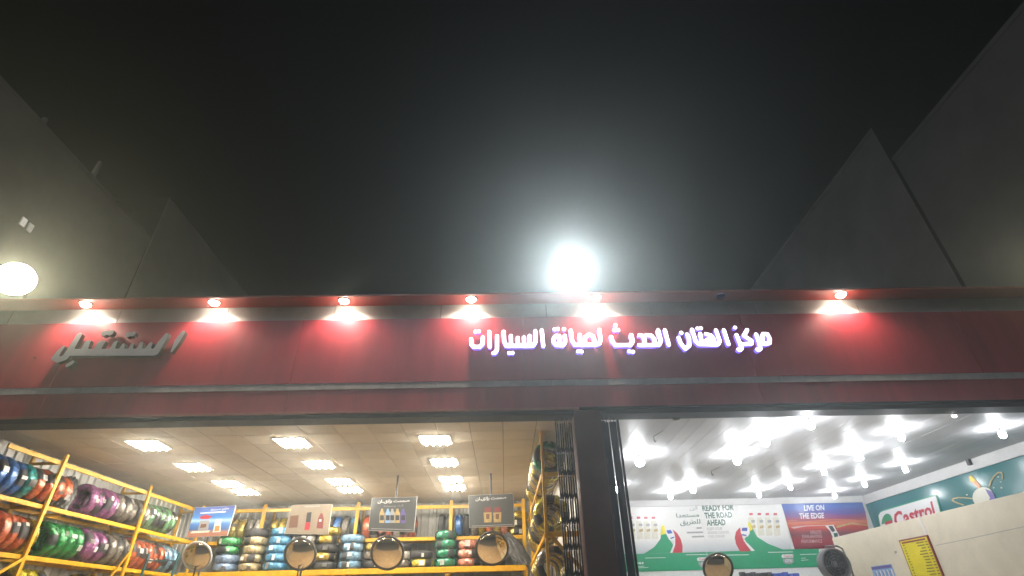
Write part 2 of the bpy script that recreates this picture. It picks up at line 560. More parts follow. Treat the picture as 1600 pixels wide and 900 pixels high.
box('teal_wall', 11.025, 11.4, 8.9, 17.4, 0, Z_C + 0.3, MAT['teal'], B)
box('cornice_trim', 1.53, 10.98, YB_R - 0.05, YB_R - 0.002, Z_C - 0.18, Z_C - 0.003, MAT['trim'], B)
box('cornice_trim', 10.975, 11.02, 8.9, YB_R - 0.052, Z_C - 0.24, Z_C - 0.003, MAT['trim'], B)

# left ceiling: suspended tiles on a grid
LIGHTS_L = [(cx, cy) for cx in (-6.7, -4.0, -1.29) for cy in (10.0, 11.68, 13.36, 14.34)]
ceil_l = box('tile_ceiling', -9.02, 1.34, 8.86, 17.38, Z_C + 0.012, Z_C + 0.2, MAT['tgrid'], B)
tile_me = None
T = 0.6
ix = 0
xx = -9.0
while xx < 1.3:
    yy = 8.94
    while yy < YB_L:
        x2, y2 = min(xx + T, 1.34), min(yy + T, YB_L + 0.01)
        full = abs(x2 - xx - T) < 1e-6 and abs(y2 - yy - T) < 1e-6
        cx, cy = (xx + x2) / 2, (yy + y2) / 2
        if full and tile_me is not None:
            o = bpy.data.objects.new('ceiling_tile', tile_me)
            col.objects.link(o)
            o.parent = ceil_l
        else:
            bm = bmesh.new()
            add_box(bm, -(x2 - xx) / 2 + 0.0055, (x2 - xx) / 2 - 0.0055, -(y2 - yy) / 2 + 0.0055, (y2 - yy) / 2 - 0.0055, 0, 0.01)
            o = obj('ceiling_tile', bm, MAT['tile'])
            o.parent = ceil_l
            if full: tile_me = o.data
        o.location = (cx, cy, Z_C + random.uniform(-0.001, 0.001))
        o.rotation_euler = (random.gauss(0, 0.0012), random.gauss(0, 0.0012), 0)
        yy = y2 if y2 > yy + 0.05 else yy + T
        if YB_L - yy < 0.05: break
    xx += T
# right ceiling: glossy planks running back
ceil_r = box('plank_ceiling', 1.525, 11.02, 8.86, 17.38, Z_C + 0.012, Z_C + 0.2, MAT['plank_gap'], B)
pl_me = None
xx = 1.53
while xx < 11.0:
    wdt = min(0.3, 11.02 - xx)
    if pl_me is None or wdt < 0.299:
        bm = bmesh.new()
        add_box(bm, 0.003, wdt - 0.003, 8.94, YB_R - 0.001, 0, 0.01)
        o = obj('ceiling_plank', bm, MAT['plank'])
        if pl_me is None: pl_me = o.data
    else:
        o = bpy.data.objects.new('ceiling_plank', pl_me); col.objects.link(o)
    o.parent = ceil_r
    o.location = (xx, 0, Z_C + random.uniform(-0.0015, 0.0015))
    o.rotation_euler = (0, random.gauss(0, 0.003), 0)
    xx += 0.3

# ================================================================== FACADE LAMPS
dl_px = [133, 335, 537, 736, 925, 1127, 1313]
dl_lab = ['lit round soffit downlight above the unlit grey letter sign',
          'lit round soffit downlight just right of the grey letter sign',
          'lit round soffit downlight above the plain red panel between both signs',
          'lit round soffit downlight over the left end of the glowing white sign',
          'lit round soffit downlight directly below the big white floodlight',
          'dark unlit round soffit downlight above the right part of the glowing sign',
          'lit round soffit downlight right of the glowing white sign']
DLX = [-7.75, -5.38, -2.96, -0.57, 1.80, 4.20, 6.52]
for i, (X, lb) in enumerate(zip(DLX, dl_lab)):
    Yl = 8.475
    t = thing('soffit_downlight', lb, 'lamp', (X, Yl, Z_SOF), 'downlights along the soffit')
    bm = bmesh.new()
    add_lathe(bm, [(0.075, -0.002), (0.11, -0.002), (0.112, -0.012), (0.095, -0.022), (0.078, -0.016)], 24, (X, Yl, Z_SOF), close=True)
    obj('trim_ring', bm, MAT['bright'], t, True)
    bm = bmesh.new()
    lit = i != 5
    add_lathe(bm, [(0, -0.004), (0.074, -0.004), (0.088 if lit else 0.072, -0.03 if lit else -0.012), (0.055 if lit else 0.045, -0.062 if lit else -0.015), (0, -0.07 if lit else -0.016)], 20, (X, Yl, Z_SOF))
    obj('lamp_lens', bm, MAT['spot_lens'] if lit else MAT['spot_off'], t, True)
    if lit:
        ld = bpy.data.lights.new('spot_beam', 'SPOT')
        ld.energy = P_SPOT * (1.0, 0.92, 1.08, 0.97, 1.1, 1, 0.9)[i]
        ld.color = (1.0, 0.86, 0.70)
        ld.spot_size = math.radians(146)
        ld.spot_blend = 0.6
        ld.shadow_soft_size = 0.03
        lo = bpy.data.objects.new('spot_beam', ld)
        col.objects.link(lo)
        lo.parent = t
        lo.location = (0, 0, -0.078)
        lo.rotation_euler = (math.radians(10 + random.uniform(-3, 3)), math.radians(random.uniform(-5, 5)), 0)

def roof_lamp(p, label, glow, r):
    """big bare-bulb lamp leaning out from a ballast box on the roof, just behind the edge"""
    zr_ = Z_SOF + 0.18
    t = thing('roof_lamp', label, 'lamp', (p.x, p.y + 0.35, zr_), 'glaring lamps on the roof edge')
    box('ballast_box', p.x - 0.12, p.x + 0.12, p.y + 0.28, p.y + 0.46, zr_ + 0.002, zr_ + 0.16, MAT['grey'], t, 0.01)
    bm = bmesh.new()
    add_tube(bm, [(p.x, p.y + 0.37, zr_ + 0.161), (p.x, p.y + 0.33, p.z - 0.04), (p.x, p.y + 0.24, p.z)], 0.02)
    obj('arm', bm, MAT['pole'], t, True)
    bm = bmesh.new()
    add_lathe(bm, [(0, -0.29), (0.045, -0.29), (0.05, -0.2), (r * 0.7, -r * 0.72), (r * 0.66, -r * 0.70), (0, -r * 0.70)], 18, p, 'Y')
    obj('socket', bm, MAT['white_pl'], t, True)
    bm = bmesh.new()
    add_lathe(bm, [(0, -r * 0.69)] + [(r * math.sin(a) * 1.0, -r * math.cos(a)) for a in np.linspace(0.8, math.pi - 0.15, 11)] + [(0, r)], 22, p, 'Y')
    obj('bulb', bm, glow, t, True)
    return t
roof_lamp(on_y(893, 424, 8.55), 'big glaring white lamp on the roof edge above the glowing sign', MAT['flood_white'], 0.17)
roof_lamp(on_y(24, 436, 8.55), 'glaring warm yellow lamp on the roof edge at the far left', MAT['flood_warm'], 0.31)
roof_lamp(on_y(1640, 412, 8.55), 'warm lamp on the roof edge just past the right picture edge', MAT['flood_warm'], 0.13)

# ================================================================== BUILDINGS BEHIND, LEFT AND RIGHT
MAT['plaster'] = mat('pale_plaster', (0.22, 0.22, 0.215), 0.9, noise=0.25, nscale=0.35, bump=0.2, bscale=3)
MAT['plaster2'] = mat('grey_plaster', (0.27, 0.27, 0.26), 0.9, noise=0.25, nscale=0.3, bump=0.2, bscale=3)
MAT['front_shade'] = mat('black_front_shade', (0.006, 0.006, 0.006), 0.9, spec=0.1, noise=0.3, nscale=1)  # near-black colour that paints the unlit fronts of the buildings behind
MAT['lit_pane'] = mat('dim_lit_pane', (0.5, 0.5, 0.48), 0.3, emit=(1.0, 0.97, 0.88), estr=0.6, noise=0.5, nscale=4)
MAT['lit_pane2'] = mat('dimmer_lit_pane', (0.5, 0.5, 0.48), 0.3, emit=(1.0, 0.97, 0.90), estr=0.3, noise=0.5, nscale=4)
def back_building(x0, x1, y0, y1, z1, label, wm, inner):
    t = thing('back_building', label, 'building', ((x0 + x1) / 2, y0, -0.02), 'buildings rising behind the shops')
    box('wall', x0, x1, y0, y1, -0.02, z1 - 0.25, MAT[wm], t)
    box('parapet', x0 - 0.03, x1 + 0.03, y0 - 0.03, y1 + 0.03, z1 - 0.249, z1, MAT[wm], t)
    box('front_shade_sheet', x0 + 0.01, x1 - 0.01, y0 - 0.06, y0 - 0.031, 0, z1 - 0.02, MAT['front_shade'], t)  # thin dark sheet standing in for shade on the street-facing front
    return t
LB = back_building(-38, -20, 12.5, 23.9, 20.4, 'dim building behind the left lamp with two small lit windows', 'plaster', 1)
back_building(-38, -20, 24.05, 75, 23.5, 'taller dim building farther back on the left, its corner peaking', 'plaster2', 1)
RB = back_building(22, 42, 11.0, 20.6, 22.9, 'near dim brownish building rising at the right picture edge', 'plaster', -1)
back_building(22, 42, 20.85, 80, 25.6, 'farther dim building on the right, its corner peaking into the sky', 'plaster2', -1)
for k, (px0, py0) in enumerate(((36, 346), (46.5, 355))):
    c = on_x(px0, py0, -20.0)
    wdw = box('window', -20.0, -19.96, c.y - 0.125, c.y + 0.125, c.z - 0.22, c.z + 0.17, MAT['white_pl'], LB)
    for nm, z0, z1 in (('pane', c.z - 0.09, c.z + 0.15), ('pane', c.z - 0.20, c.z - 0.12)):
        q = box(nm, -19.958, -19.94, c.y - 0.105, c.y + 0.105, z0, z1, MAT['lit_pane' if k == 0 else 'lit_pane2'])
        q.parent = wdw
        q.matrix_parent_inverse = Matrix.Translation(-Vector(LB.location))
        q.matrix_parent_inverse = Matrix.Identity(4)
c = on_x(150, 277, -20.0)
bm = bmesh.new(); add_tube(bm, [(-20.2, c.y, 20.4), (-20.2, c.y, 21.5)], [0.12, 0.10], 8)
obj('roof_vent', bm, MAT['plaster'], LB)
c = on_x(70, 198, -20.0)
bm = bmesh.new(); add_tube(bm, [(-20.2, c.y, 20.4), (-20.2, c.y, 20.8)], [0.14, 0.12], 8)
obj('roof_vent', bm, MAT['plaster'], LB)

# ================================================================== SIGNS ON THE FASCIA
def px_strokes(lst, ox, oy, sc, Y, r_px):
    out = []
    for st in lst:
        pts, rr = st if isinstance(st, tuple) else (st, r_px)
        P = [on_y(ox + a / sc, oy + b / sc, Y) for a, b in pts]
        rads = rr if isinstance(rr, (list, tuple)) else [rr] * len(pts)
        out.append(([(p.x, p.z) for p in P], [q / sc * 0.01265 for q in rads]))
    return out
YF = 8.50
led = thing('lit_letter_sign', 'glowing white channel-letter Arabic sign on the red fascia', 'sign', (3.0, 8.6, 5.9))
A_ = (720, 495, 6.4, YF, 17.5)
B_ = (940, 490, 5.714, YF, 15.8)
words = [
    (A_, [[(810, 135), (825, 290)]]),
    (A_, [[(745, 142), (747, 250), (725, 288), (455, 290), (434, 245), (428, 148)], [(687, 190), (690, 285)], [(632, 205), (632, 285)], [(570, 210), (572, 285)], [(500, 190), (503, 285)]]),
    (A_, [[(483, 360)], [(516, 360)]]),
    (A_, [[(362, 192), (362, 330), (345, 357), (325, 362)]]),
    (A_, [[(285, 150), (290, 300)]]),
    (A_, [[(103, 222), (106, 275), (130, 300), (190, 300), (215, 272), (220, 205)]]),
    (A_, [[(147, 148)], [(180, 145)]]),
    (A_, [[(1385, 130), (1398, 225), (1388, 265), (1350, 278), (1140, 280), (1112, 235), (1100, 138)], [(1240, 272), (1242, 205), (1280, 178), (1318, 190), (1335, 225), (1335, 270)], [(1188, 180), (1195, 272)]]),
    (A_, [[(1174, 345)], [(1208, 347)]]),
    (A_, [[(1040, 188), (1043, 255), (1022, 285), (955, 283), (930, 255), (930, 215), (955, 188), (985, 190), (988, 275)]]),
    (A_, [[(1033, 122)]]),
    (A_, [[(938, 125)], [(970, 120)]]),
    (B_, [[(565, 148), (600, 278)]]),
    (B_, [[(505, 148), (530, 240), (515, 275), (480, 280), (335, 282)], [(400, 192), (445, 195), (472, 228), (478, 275)], [(338, 192), (370, 198), (385, 235), (385, 275)]]),
    (B_, [[(265, 190), (277, 245), (258, 280), (122, 281), (97, 252), (86, 207)]]),
    (B_, [[(125, 103)], [(114, 147)], [(148, 147)]]),
    (B_, [[(247, 336)], [(281, 340)]]),
    (B_, [[(1092, 148), (1133, 273)]]),
    (B_, [[(1022, 148), (1055, 245), (1038, 275), (1000, 276), (870, 273), (840, 245), (808, 142)], [(932, 182), (975, 192), (1000, 225), (1005, 270)], [(935, 238), (962, 228), (985, 262)], [(880, 180), (897, 268)]]),
    (B_, [[(857, 132)], [(887, 130)]]),
    (B_, [[(688, 215), (708, 268), (748, 314), (783, 285), (780, 220), (764, 185)]]),
    (B_, [[(712, 170)]]),
    (B_, [[(1380, 185), (1410, 270), (1418, 312), (1400, 326), (1390, 320)], [(1412, 262), (1460, 272), (1500, 262), (1502, 225), (1480, 182), (1445, 180), (1432, 205), (1445, 262)]]),
    (B_, [[(1300, 145), (1270, 198), (1338, 240), (1338, 268), (1245, 273)], [(1205, 190), (1238, 272), (1250, 310), (1235, 325), (1222, 320)]]),
    (B_, [[(1192, 124)]]),
]
for cfg, st in words:
    o = extruded_shape('letter', px_strokes(st, *cfg), YF, 0.075, [MAT['led_face'], MAT['led_side']], led)
bm = bmesh.new()
for k in range(12):
    xx = -0.6 + k * 0.5
    add_box(bm, xx - 0.008, xx + 0.008, YF + 0.077, Y_RED - 0.001, 5.83, 5.85)
obj('mounting_pins', bm, MAT['black'], led)

uns = thing('grey_letter_sign', 'unlit slanted grey metal Arabic letter sign casting a long shadow', 'sign', (-7.5, 8.6, 5.8))
U_ = (70, 500, 6.43, 8.495, 26)
grey_words = [
    [([(185, 272), (140, 320), (100, 378), (140, 402), (205, 375), (265, 285), (345, 150)], [15, 22, 28, 26, 30, 30, 24]), ([(240, 325), (1110, 322)], [34, 34]),
     ([(395, 300), (425, 228), (448, 215)], [30, 26, 14]), ([(520, 300), (560, 240), (592, 222)], [34, 32, 16]), ([(672, 300), (705, 232), (722, 215)], [24, 18, 10]),
     ([(765, 300), (790, 245)], [24, 14]), ([(855, 300), (880, 245)], [24, 14]), ([(945, 300), (968, 232)], [26, 14]), ([(1030, 300), (1062, 240)], [30, 18]),
     ([(1110, 322), (1165, 230), (1222, 150)], [34, 30, 20])],
    [([(1272, 318), (1330, 212), (1388, 125)], [8, 26, 18])],
    [([(600, 132)], [30]), ([(658, 126)], [30])],
    [([(838, 147)], [26]), ([(884, 140)], [24])],
    [([(228, 455), (275, 425)], [18, 18])],
]
for st in grey_words:
    extruded_shape('letter', px_strokes(st, *U_), 8.495, 0.085, [MAT['chrome'], MAT['letter_side']], uns)
bm = bmesh.new()
for xx in (-8.3, -7.9, -7.45, -7.0, -6.6):
    add_box(bm, xx - 0.012, xx + 0.012, 8.582, Y_RED - 0.001, 5.66, 5.684)
obj('mounting_pins', bm, MAT['black'], uns)

# ================================================================== SCISSOR GATES
def scissor_gate(x0, x1, nb, y0, label, solid, mt):
    t = thing('folding_gate', label, 'gate', ((x0 + x1) / 2, y0, 0), 'folding gates beside the column')
    pitch = (x1 - x0) / nb
    zt = Z_LINT - 0.10
    for k in range(nb):
        xa = x0 + k * pitch
        yo = 0.05 * (k % 2)
        wd = pitch * (0.92 if solid else 0.6)
        box('slat' if solid else 'upright_bar', xa, xa + wd, y0 + yo, y0 + yo + 0.035, 0.04, zt - 0.01 * (k % 3), mt, t, 0.004)
        bm = bmesh.new()
        add_tube(bm, [(xa + wd / 2, y0 + yo + 0.017, zt - 0.012 * (k % 3) - 0.02), (xa + wd / 2, y0 + yo + 0.017, Z_LINT - 0.002)], 0.008, 6)
        add_lathe(bm, [(0, -0.012), (0.024, -0.012), (0.024, 0.012), (0, 0.012)], 10, (xa + wd / 2, y0 + yo + 0.017, Z_LINT - 0.04), 'X')
        obj('roller', bm, MAT['bright'], t)
    # lattice links between the bars
    zz = 0.25
    while zz < zt - 0.2:
        for k in range(nb - 1):
            xa = x0 + k * pitch + pitch * 0.2
            a = (xa, y0 - 0.006, zz); b = (xa + pitch, y0 - 0.006, zz + 0.13)
            if not solid:
                bar('lattice_link', a, b, 0.006, 0.022, mt, t)
                bm = bmesh.new(); add_lathe(bm, [(0, 0), (0.013, 0), (0.011, 0.006), (0, 0.008)], 8, (xa, y0 - 0.009, zz), 'Y')
                obj('rivet', bm, MAT['bright'], t)
        zz += 0.36
    if solid:
        box('lock_stile', x1, x1 + 0.03, y0 - 0.02, y0 + 0.06, 0.04, zt + 0.02, MAT['gate'], t, 0.004)
        for zz in np.arange(0.3, zt - 0.1, 0.42):
            box('edge_rivet', x0 + 0.02, x0 + 0.027, y0 - 0.008, y0 - 0.001, zz, zz + 0.09, MAT['bright'], t)
    return t
scissor_gate(0.885, 1.19, 8, 8.70, 'collapsed black lattice folding gate on the left of the maroon column', False, MAT['gate'])
scissor_gate(1.67, 1.93, 4, 8.66, 'folded blue-grey slatted gate on the right of the maroon column', True, MAT['gate_panel'])

# ================================================================== LEFT SHOP: CEILING FIXTURES
ordn = ['first', 'second', 'third', 'fourth', 'fifth', 'sixth', 'seventh', 'eighth', 'ninth', 'tenth', 'eleventh', 'twelfth', 'thirteenth', 'fourteenth', 'fifteenth', 'sixteenth', 'seventeenth', 'eighteenth', 'nineteenth', 'twentieth']
colname = {-6.7: 'left', -4.0: 'middle', -1.29: 'right'}
rowname = {10.0: 'nearest', 11.68: 'second nearest', 13.36: 'third nearest', 14.34: 'farthest'}
proto = None
def copy_tree(o, parent=None):
    c = o.copy(); col.objects.link(c)
    if parent is not None: c.parent = parent
    for ch in o.children:
        copy_tree(ch, c)
    return c
for (cx, cy) in LIGHTS_L:
    lb = 'square four-tube ceiling light, %s of the %s row in the tyre shop' % (rowname[cy], colname[cx])
    if proto is None:
        t = thing('ceiling_light', lb, 'ceiling light', (0, 0, 0), 'square ceiling lights of the tyre shop')
        bm = bmesh.new()
        for a in ((-0.3, 0.3, -0.3, -0.27), (-0.3, 0.3, 0.27, 0.3), (-0.3, -0.27, -0.269, 0.269), (0.27, 0.3, -0.269, 0.269)):
            add_box(bm, *a, -0.018, -0.003)
        obj('frame', bm, MAT['white_pl'], t)
        bm = bmesh.new(); add_box(bm, -0.269, 0.269, -0.269, 0.269, -0.006, -0.003)
        obj('reflector', bm, MAT['white_pl'], t)
        for k in range(4):
            bm = bmesh.new(); add_tube(bm, [(-0.2 + k * 0.133, -0.262, -0.028), (-0.2 + k * 0.133, 0.262, -0.028)], 0.02, 8)
            obj('tube', bm, MAT['tube'], t, True)
        proto = t
    else:
        t = copy_tree(proto)
        t['label'] = lb
    t.location = (cx, cy, Z_C)

# ================================================================== RACKS
def rack_post(parent, x, y, z1, sx=0.07, sy=0.05, mt='yellow'):
    return box('post', x - sx / 2, x + sx / 2, y - sy / 2, y + sy / 2, 0.02, z1, MAT[mt], parent, 0.005)
# along the left wall
XF = -8.35
R1 = thing('left_tyre_rack', 'yellow steel tyre rack along the left ribbed wall', 'rack', (-8.65, 11.5, 0))
LZ = [4.27, 3.50, 2.69, 1.9, 1.1]
posts_y = [10.22, 13.02, 15.6]
for py_ in posts_y:
    rack_post(R1, XF + 0.03, py_, 4.40, 0.05, 0.07)
    rack_post(R1, -8.93, py_, 4.40, 0.05, 0.07, 'yellow2')
    for z in LZ:
        box('cross_arm', -8.90, XF, py_ - 0.055, py_ - 0.037, z - 0.07, z - 0.02, MAT['yellow2'], R1)
for z in LZ:
    for a, b in zip([8.93] + posts_y, posts_y):
        box('front_rail', XF - 0.03, XF + 0.004, a + 0.036, b - 0.036, z - 0.075, z, MAT['yellow'], R1, 0.006)
        if z < 4:
            box('rear_rail', -8.95, -8.91, a + 0.036, b - 0.036, z - 0.07, z - 0.005, MAT['yellow2'], R1)
    box('front_rail', XF - 0.03, XF + 0.004, 15.637, 16.4, z - 0.075, z, MAT['yellow'], R1, 0.006)
    if z < 4:
        for k in range(5):
            y0 = 9.3 + k * 1.4
            box('support_bar', -8.90, XF - 0.035, y0, y0 + 0.05, z - 0.10, z - 0.07, MAT['yellow2'], R1)
bar('brace', (XF + 0.06, 9.2, 1.98), (XF + 0.06, 10.19, 2.63), 0.02, 0.05, MAT['yellow'], R1)
bar('brace', (XF + 0.06, 12.2, 1.9), (XF + 0.06, 12.98, 3.0), 0.02, 0.04, MAT['yellow2'], R1)

# along the back wall
YR = 15.72
R2 = thing('back_tyre_rack', 'long yellow steel tyre rack across the back of the shop', 'rack', (-3.5, 16.0, 0))
BZ = [4.30, 3.49, 2.72, 1.9, 1.0]
YL = 15.15
bx = [-6.68, -4.09, -1.48, 0.55]
for px_ in bx:
    box('post', px_ - 0.045, px_ + 0.045, YR - 0.02, YR + 0.03, 0.02, 4.42, MAT['yellow'], R2, 0.006)
    box('post', px_ - 0.035, px_ + 0.035, 16.40, 16.44, 0.02, 4.42, MAT['yellow2'], R2)
xs_ = [-8.3] + bx
for z in BZ:
    for a, b in zip(xs_, xs_[1:]):
        h = 0.13 if z == BZ[2] else 0.09
        low = z < 3
        yf = YL if low else YR - 0.015
        box('front_rail', a + (0.001 if low else 0.047), b - (0.001 if low else 0.047), yf, yf + 0.04, z - h, z, MAT['yellow'], R2, 0.006)
        if low:
            box('post', b - 0.04, b + 0.04, YL + 0.045, YL + 0.09, 0.02 if z == BZ[-1] else BZ[BZ.index(z) + 1] + 0.001, z - 0.031, MAT['yellow2'], R2)
        if z < 4:
            box('shelf_deck', a + 0.05, b - 0.05, yf + 0.045, 16.38, z - 0.03, z - 0.004, MAT['deck'], R2)
            box('rear_rail', a + 0.047, b - 0.047, 16.40, 16.43, z - 0.07, z - 0.01, MAT['yellow2'], R2)
for px_ in bx[:3]:
    bm = bmesh.new()
    for s in (-1, 1):
        add_bar(bm, (px_ + s * 0.02, YR - 0.03, 3.28), (px_ + s * 0.18, YR - 0.03, 3.44), 0.015, 0.05)
    bmesh.ops.recalc_face_normals(bm, faces=bm.faces)
    obj('corner_bracket', bm, MAT['yellow'], R2)

# at the right, by the partition
XP = 0.70
R3 = thing('side_tyre_rack', 'narrow yellow tyre rack beside the folding gate', 'rack', (1.0, 12.0, 0))
for py_ in (9.5, 12.0, 14.5):
    rack_post(R3, XP, py_, 4.47, 0.05, 0.06)
    rack_post(R3, 1.28, py_, 4.47, 0.05, 0.06, 'yellow2')
    for z in (3.74, 2.78, 1.9):
        box('end_rail', XP + 0.026, 1.255, py_ - 0.02, py_ + 0.02, z - 0.08, z, MAT['yellow'], R3)
for z in (4.40, 2.78, 1.9):
    for a, b in ((9.53, 11.97), (12.03, 14.47)):
        box('front_rail', XP - 0.018, XP + 0.018, a, b, z - 0.06, z, MAT['yellow2'], R3)
bar('brace', (XP - 0.03, 9.55, 3.70), on_x(820, 832, XP - 0.03), 0.02, 0.05, MAT['yellow2'], R3)
bar('brace', (XP - 0.03, 9.48, 2.72), on_x(829, 884, XP - 0.03), 0.02, 0.06, MAT['yellow'], R3)
bar('brace', (XP + 0.02, 9.44, 2.76), (1.25, 9.44, 2.2), 0.02, 0.06, MAT['yellow2'], R3)

# ================================================================== TYRES
R_O, R_I, W_T = 0.305, 0.195, 0.19
def tyre_profile(grow=0.0):
    hw = W_T / 2 + grow
    return [(R_I - grow, -hw * 0.78), (R_I + 0.03, -hw), (R_O - 0.05, -hw), (R_O - 0.012 + grow, -hw * 0.74), (R_O + grow, -hw * 0.35),
            (R_O + grow, hw * 0.35), (R_O - 0.012 + grow, hw * 0.74), (R_O - 0.05, hw), (R_I + 0.03, hw), (R_I - grow, hw * 0.78)]
def ring_mesh(name, prof, n, wob=0.0, turns=0, gap=None):
    bm = bmesh.new()
    rings = []
    m_ = len(prof)
    for k in range(n):
        a = 2 * math.pi * k / n
        ring = []
        for j, (r, h) in enumerate(prof):
            s = 1 + wob * math.sin(turns * a + j * 0.9) + wob * 0.6 * random.uniform(-1, 1)
            rc, rr = 0.25, r - 0.25
            r2 = rc + rr * s
            ring.append(bm.verts.new((r2 * math.cos(a), r2 * math.sin(a), h * s)))
        rings.append(ring)
    for k in range(n):
        a = k / n
        if gap and any(g0 <= a < g1 for g0, g1 in gap):
            continue
        A, Bq = rings[k], rings[(k + 1) % n]
        for j in range(m_):
            bm.faces.new((A[j], A[(j + 1) % m_], Bq[(j + 1) % m_], Bq[j]))
    for v in [v for v in bm.verts if not v.link_faces]:
        bm.verts.remove(v)
    bmesh.ops.recalc_face_normals(bm, faces=bm.faces)
    me = bpy.data.meshes.new(name)
    bm.to_mesh(me); bm.free()
    for p in me.polygons: p.use_smooth = True
    return me
casing_me = ring_mesh('casing', tyre_profile(0), 36)
for k, p in enumerate(casing_me.polygons): pass
wrap_me = [ring_mesh('wrapping', tyre_profile(0.006), 40, 0.07, 20),
           ring_mesh('wrapping', tyre_profile(0.006), 40, 0.07, 20, [(0.08, 0.18), (0.40, 0.48), (0.60, 0.65), (0.80, 0.88)]),
           ring_mesh('wrapping', tyre_profile(0.006), 40, 0.07, 20, [(0.24, 0.40), (0.60, 0.72), (0.90, 0.99)])]
def sticker_mesh():
    bm = bmesh.new()
    n = 5; prev = None
    for k in range(n):
        a = -0.17 + 0.34 * k / (n - 1)
        r = R_O + 0.017
        v = [bm.verts.new((r * math.cos(a), r * math.sin(a), h)) for h in (-0.055, 0.055)]
        if prev: bm.faces.new((prev[0], v[0], v[1], prev[1]))
        prev = v
    bmesh.ops.solidify(bm, geom=bm.faces[:], thickness=0.002)
    me = bpy.data.meshes.new('sticker'); bm.to_mesh(me); bm.free()
    me.materials.append(MAT['paper'])
    return me
sticker_me = sticker_mesh()
casing_me.materials.append(MAT['rubber'])
FOIL = dict(
    blue=foil('blue_film', (0.03, 0.16, 0.50)), teal=foil('teal_film', (0.01, 0.27, 0.27)), orange=foil('orange_film', (0.60, 0.13, 0.045)),
    purple=foil('purple_film', (0.33, 0.10, 0.28)), clear=foil('clear_grey_film', (0.22, 0.20, 0.17)), green=foil('green_film', (0.01, 0.27, 0.06)),
    palegreen=foil('pale_green_film', (0.18, 0.38, 0.20)), gold=foil('gold_film', (0.50, 0.36, 0.03), 0.45), cream=foil('cream_film', (0.56, 0.45, 0.24)),
    skyblue=foil('sky_blue_film', (0.06, 0.30, 0.55)), lightblue=foil('light_blue_film', (0.20, 0.40, 0.60)), coral=foil('coral_film', (0.66, 0.24, 0.15)),
    yellow=foil('yellow_film', (0.62, 0.52, 0.02)), white=foil('white_film', (0.62, 0.60, 0.56)), bluewhite=foil('blue_white_film', (0.28, 0.42, 0.66)),
    emerald=foil('emerald_film', (0.01, 0.24, 0.12)))
for me in wrap_me: me.materials.append(FOIL['blue'])
NAME = dict(blue='blue', teal='teal', orange='orange', purple='purple', clear='clear grey', green='green', palegreen='pale green', gold='gold', cream='cream',
            skyblue='sky blue', lightblue='light blue', coral='coral', yellow='yellow', white='white', bluewhite='blue and white', emerald='emerald green', black='bare black')
def tyre(loc, axis, colour, label, group, face=0.0, variant=None, sticker=True, tilt=0.0):
    """axis: direction of the axle; face: angle (in the ring plane) where the paper label sits"""
    t = thing('tyre', label, 'tyre', loc, group)
    spin = random.uniform(0, 6.28)
    if axis == 'Y':   # axle along Y: ring plane XZ
        base = Matrix(((1, 0, 0), (0, 0, -1), (0, 1, 0)))
    elif axis == 'X':
        base = Matrix(((0, 0, 1), (1, 0, 0), (0, 1, 0)))
    else:
        base = Matrix.Identity(3)
    t.rotation_euler = (base @ Matrix.Rotation(tilt, 3, 'X')).to_euler()
    t.scale = (random.uniform(0.95, 1.03),) * 2 + (random.uniform(0.92, 1.04),)
    def child(name, me, a):
        o = bpy.data.objects.new(name, me); col.objects.link(o); o.parent = t
        o.rotation_euler = (0, 0, a)
        return o
    c = child('casing', casing_me, 0)
    if colour != 'black':
        v = random.randrange(3) if variant is None else variant
        wv = child('wrapping', wrap_me[v], spin)
        wv.material_slots[0].link = 'OBJECT'
        wv.material_slots[0].material = FOIL[colour]
    if sticker:
        k = child('sticker', sticker_me, face + random.uniform(-0.4, 0.4))
        k.scale = (1, random.uniform(0.5, 1.3), random.uniform(0.6, 1.3))
        k.location.z = random.uniform(-0.02, 0.02)
    return t

def lab(colour, n, same, where, suffix):
    wrapped = NAME[colour] + (' tyre' if colour == 'black' else ' wrapped tyre')
    return ('%s %s %s, %s' % (ordn[n], wrapped, suffix, where) if same > 1 else 'only %s %s' % (wrapped, where))

def tyre_row(items, place, axis, where, group, suffix, face, variant=None):
    """items: list of (coordinate, colour)"""
    tot = {}
    for _, c in items: tot[c] = tot.get(c, 0) + 1
    cnt = {}
    for q, c in items:
        k = cnt.get(c, 0); cnt[c] = k + 1
        tyre(place(q), axis, c, lab(c, k, tot[c], where, suffix), group, face + random.uniform(-0.25, 0.25), variant, random.random() < 0.7, random.uniform(-0.03, 0.03))

def span(a, b, n, c):
    return [(a + (b - a) * k / max(1, n - 1), c) for k in range(n)]
XT = -8.63
up = span(8.42, 8.84, 3, 'blue') + [(9.05, 'teal')] + [(9.26, 'orange'), (9.47, 'orange'), (9.70, 'orange'), (9.91, 'orange')]
up += span(10.62, 11.25, 4, 'purple') + span(11.47, 12.32, 5, 'clear') + span(12.55, 13.40, 5, 'palegreen')
tyre_row(up, lambda q: (XT + random.uniform(-0.02, 0.02), q * 1.077, 3.50 + R_O + 0.006), 'Y', 'upper level of left rack', 'tyres on the left rack', 'from the street', 0.1)
lo_ = span(8.72, 9.36, 4, 'orange') + [(9.58, 'gold')] + span(10.02, 10.66, 4, 'green') + span(10.88, 11.30, 3, 'purple')
lo_ += span(11.62, 12.04, 3, 'clear') + span(12.26, 13.32, 6, 'orange') + span(13.55, 13.97, 3, 'lightblue')
tyre_row(lo_, lambda q: (XT + random.uniform(-0.02, 0.02), q * 1.077, 2.69 + R_O + 0.006), 'Y', 'middle level of left rack', 'tyres on the left rack', 'from the street', 0.1)
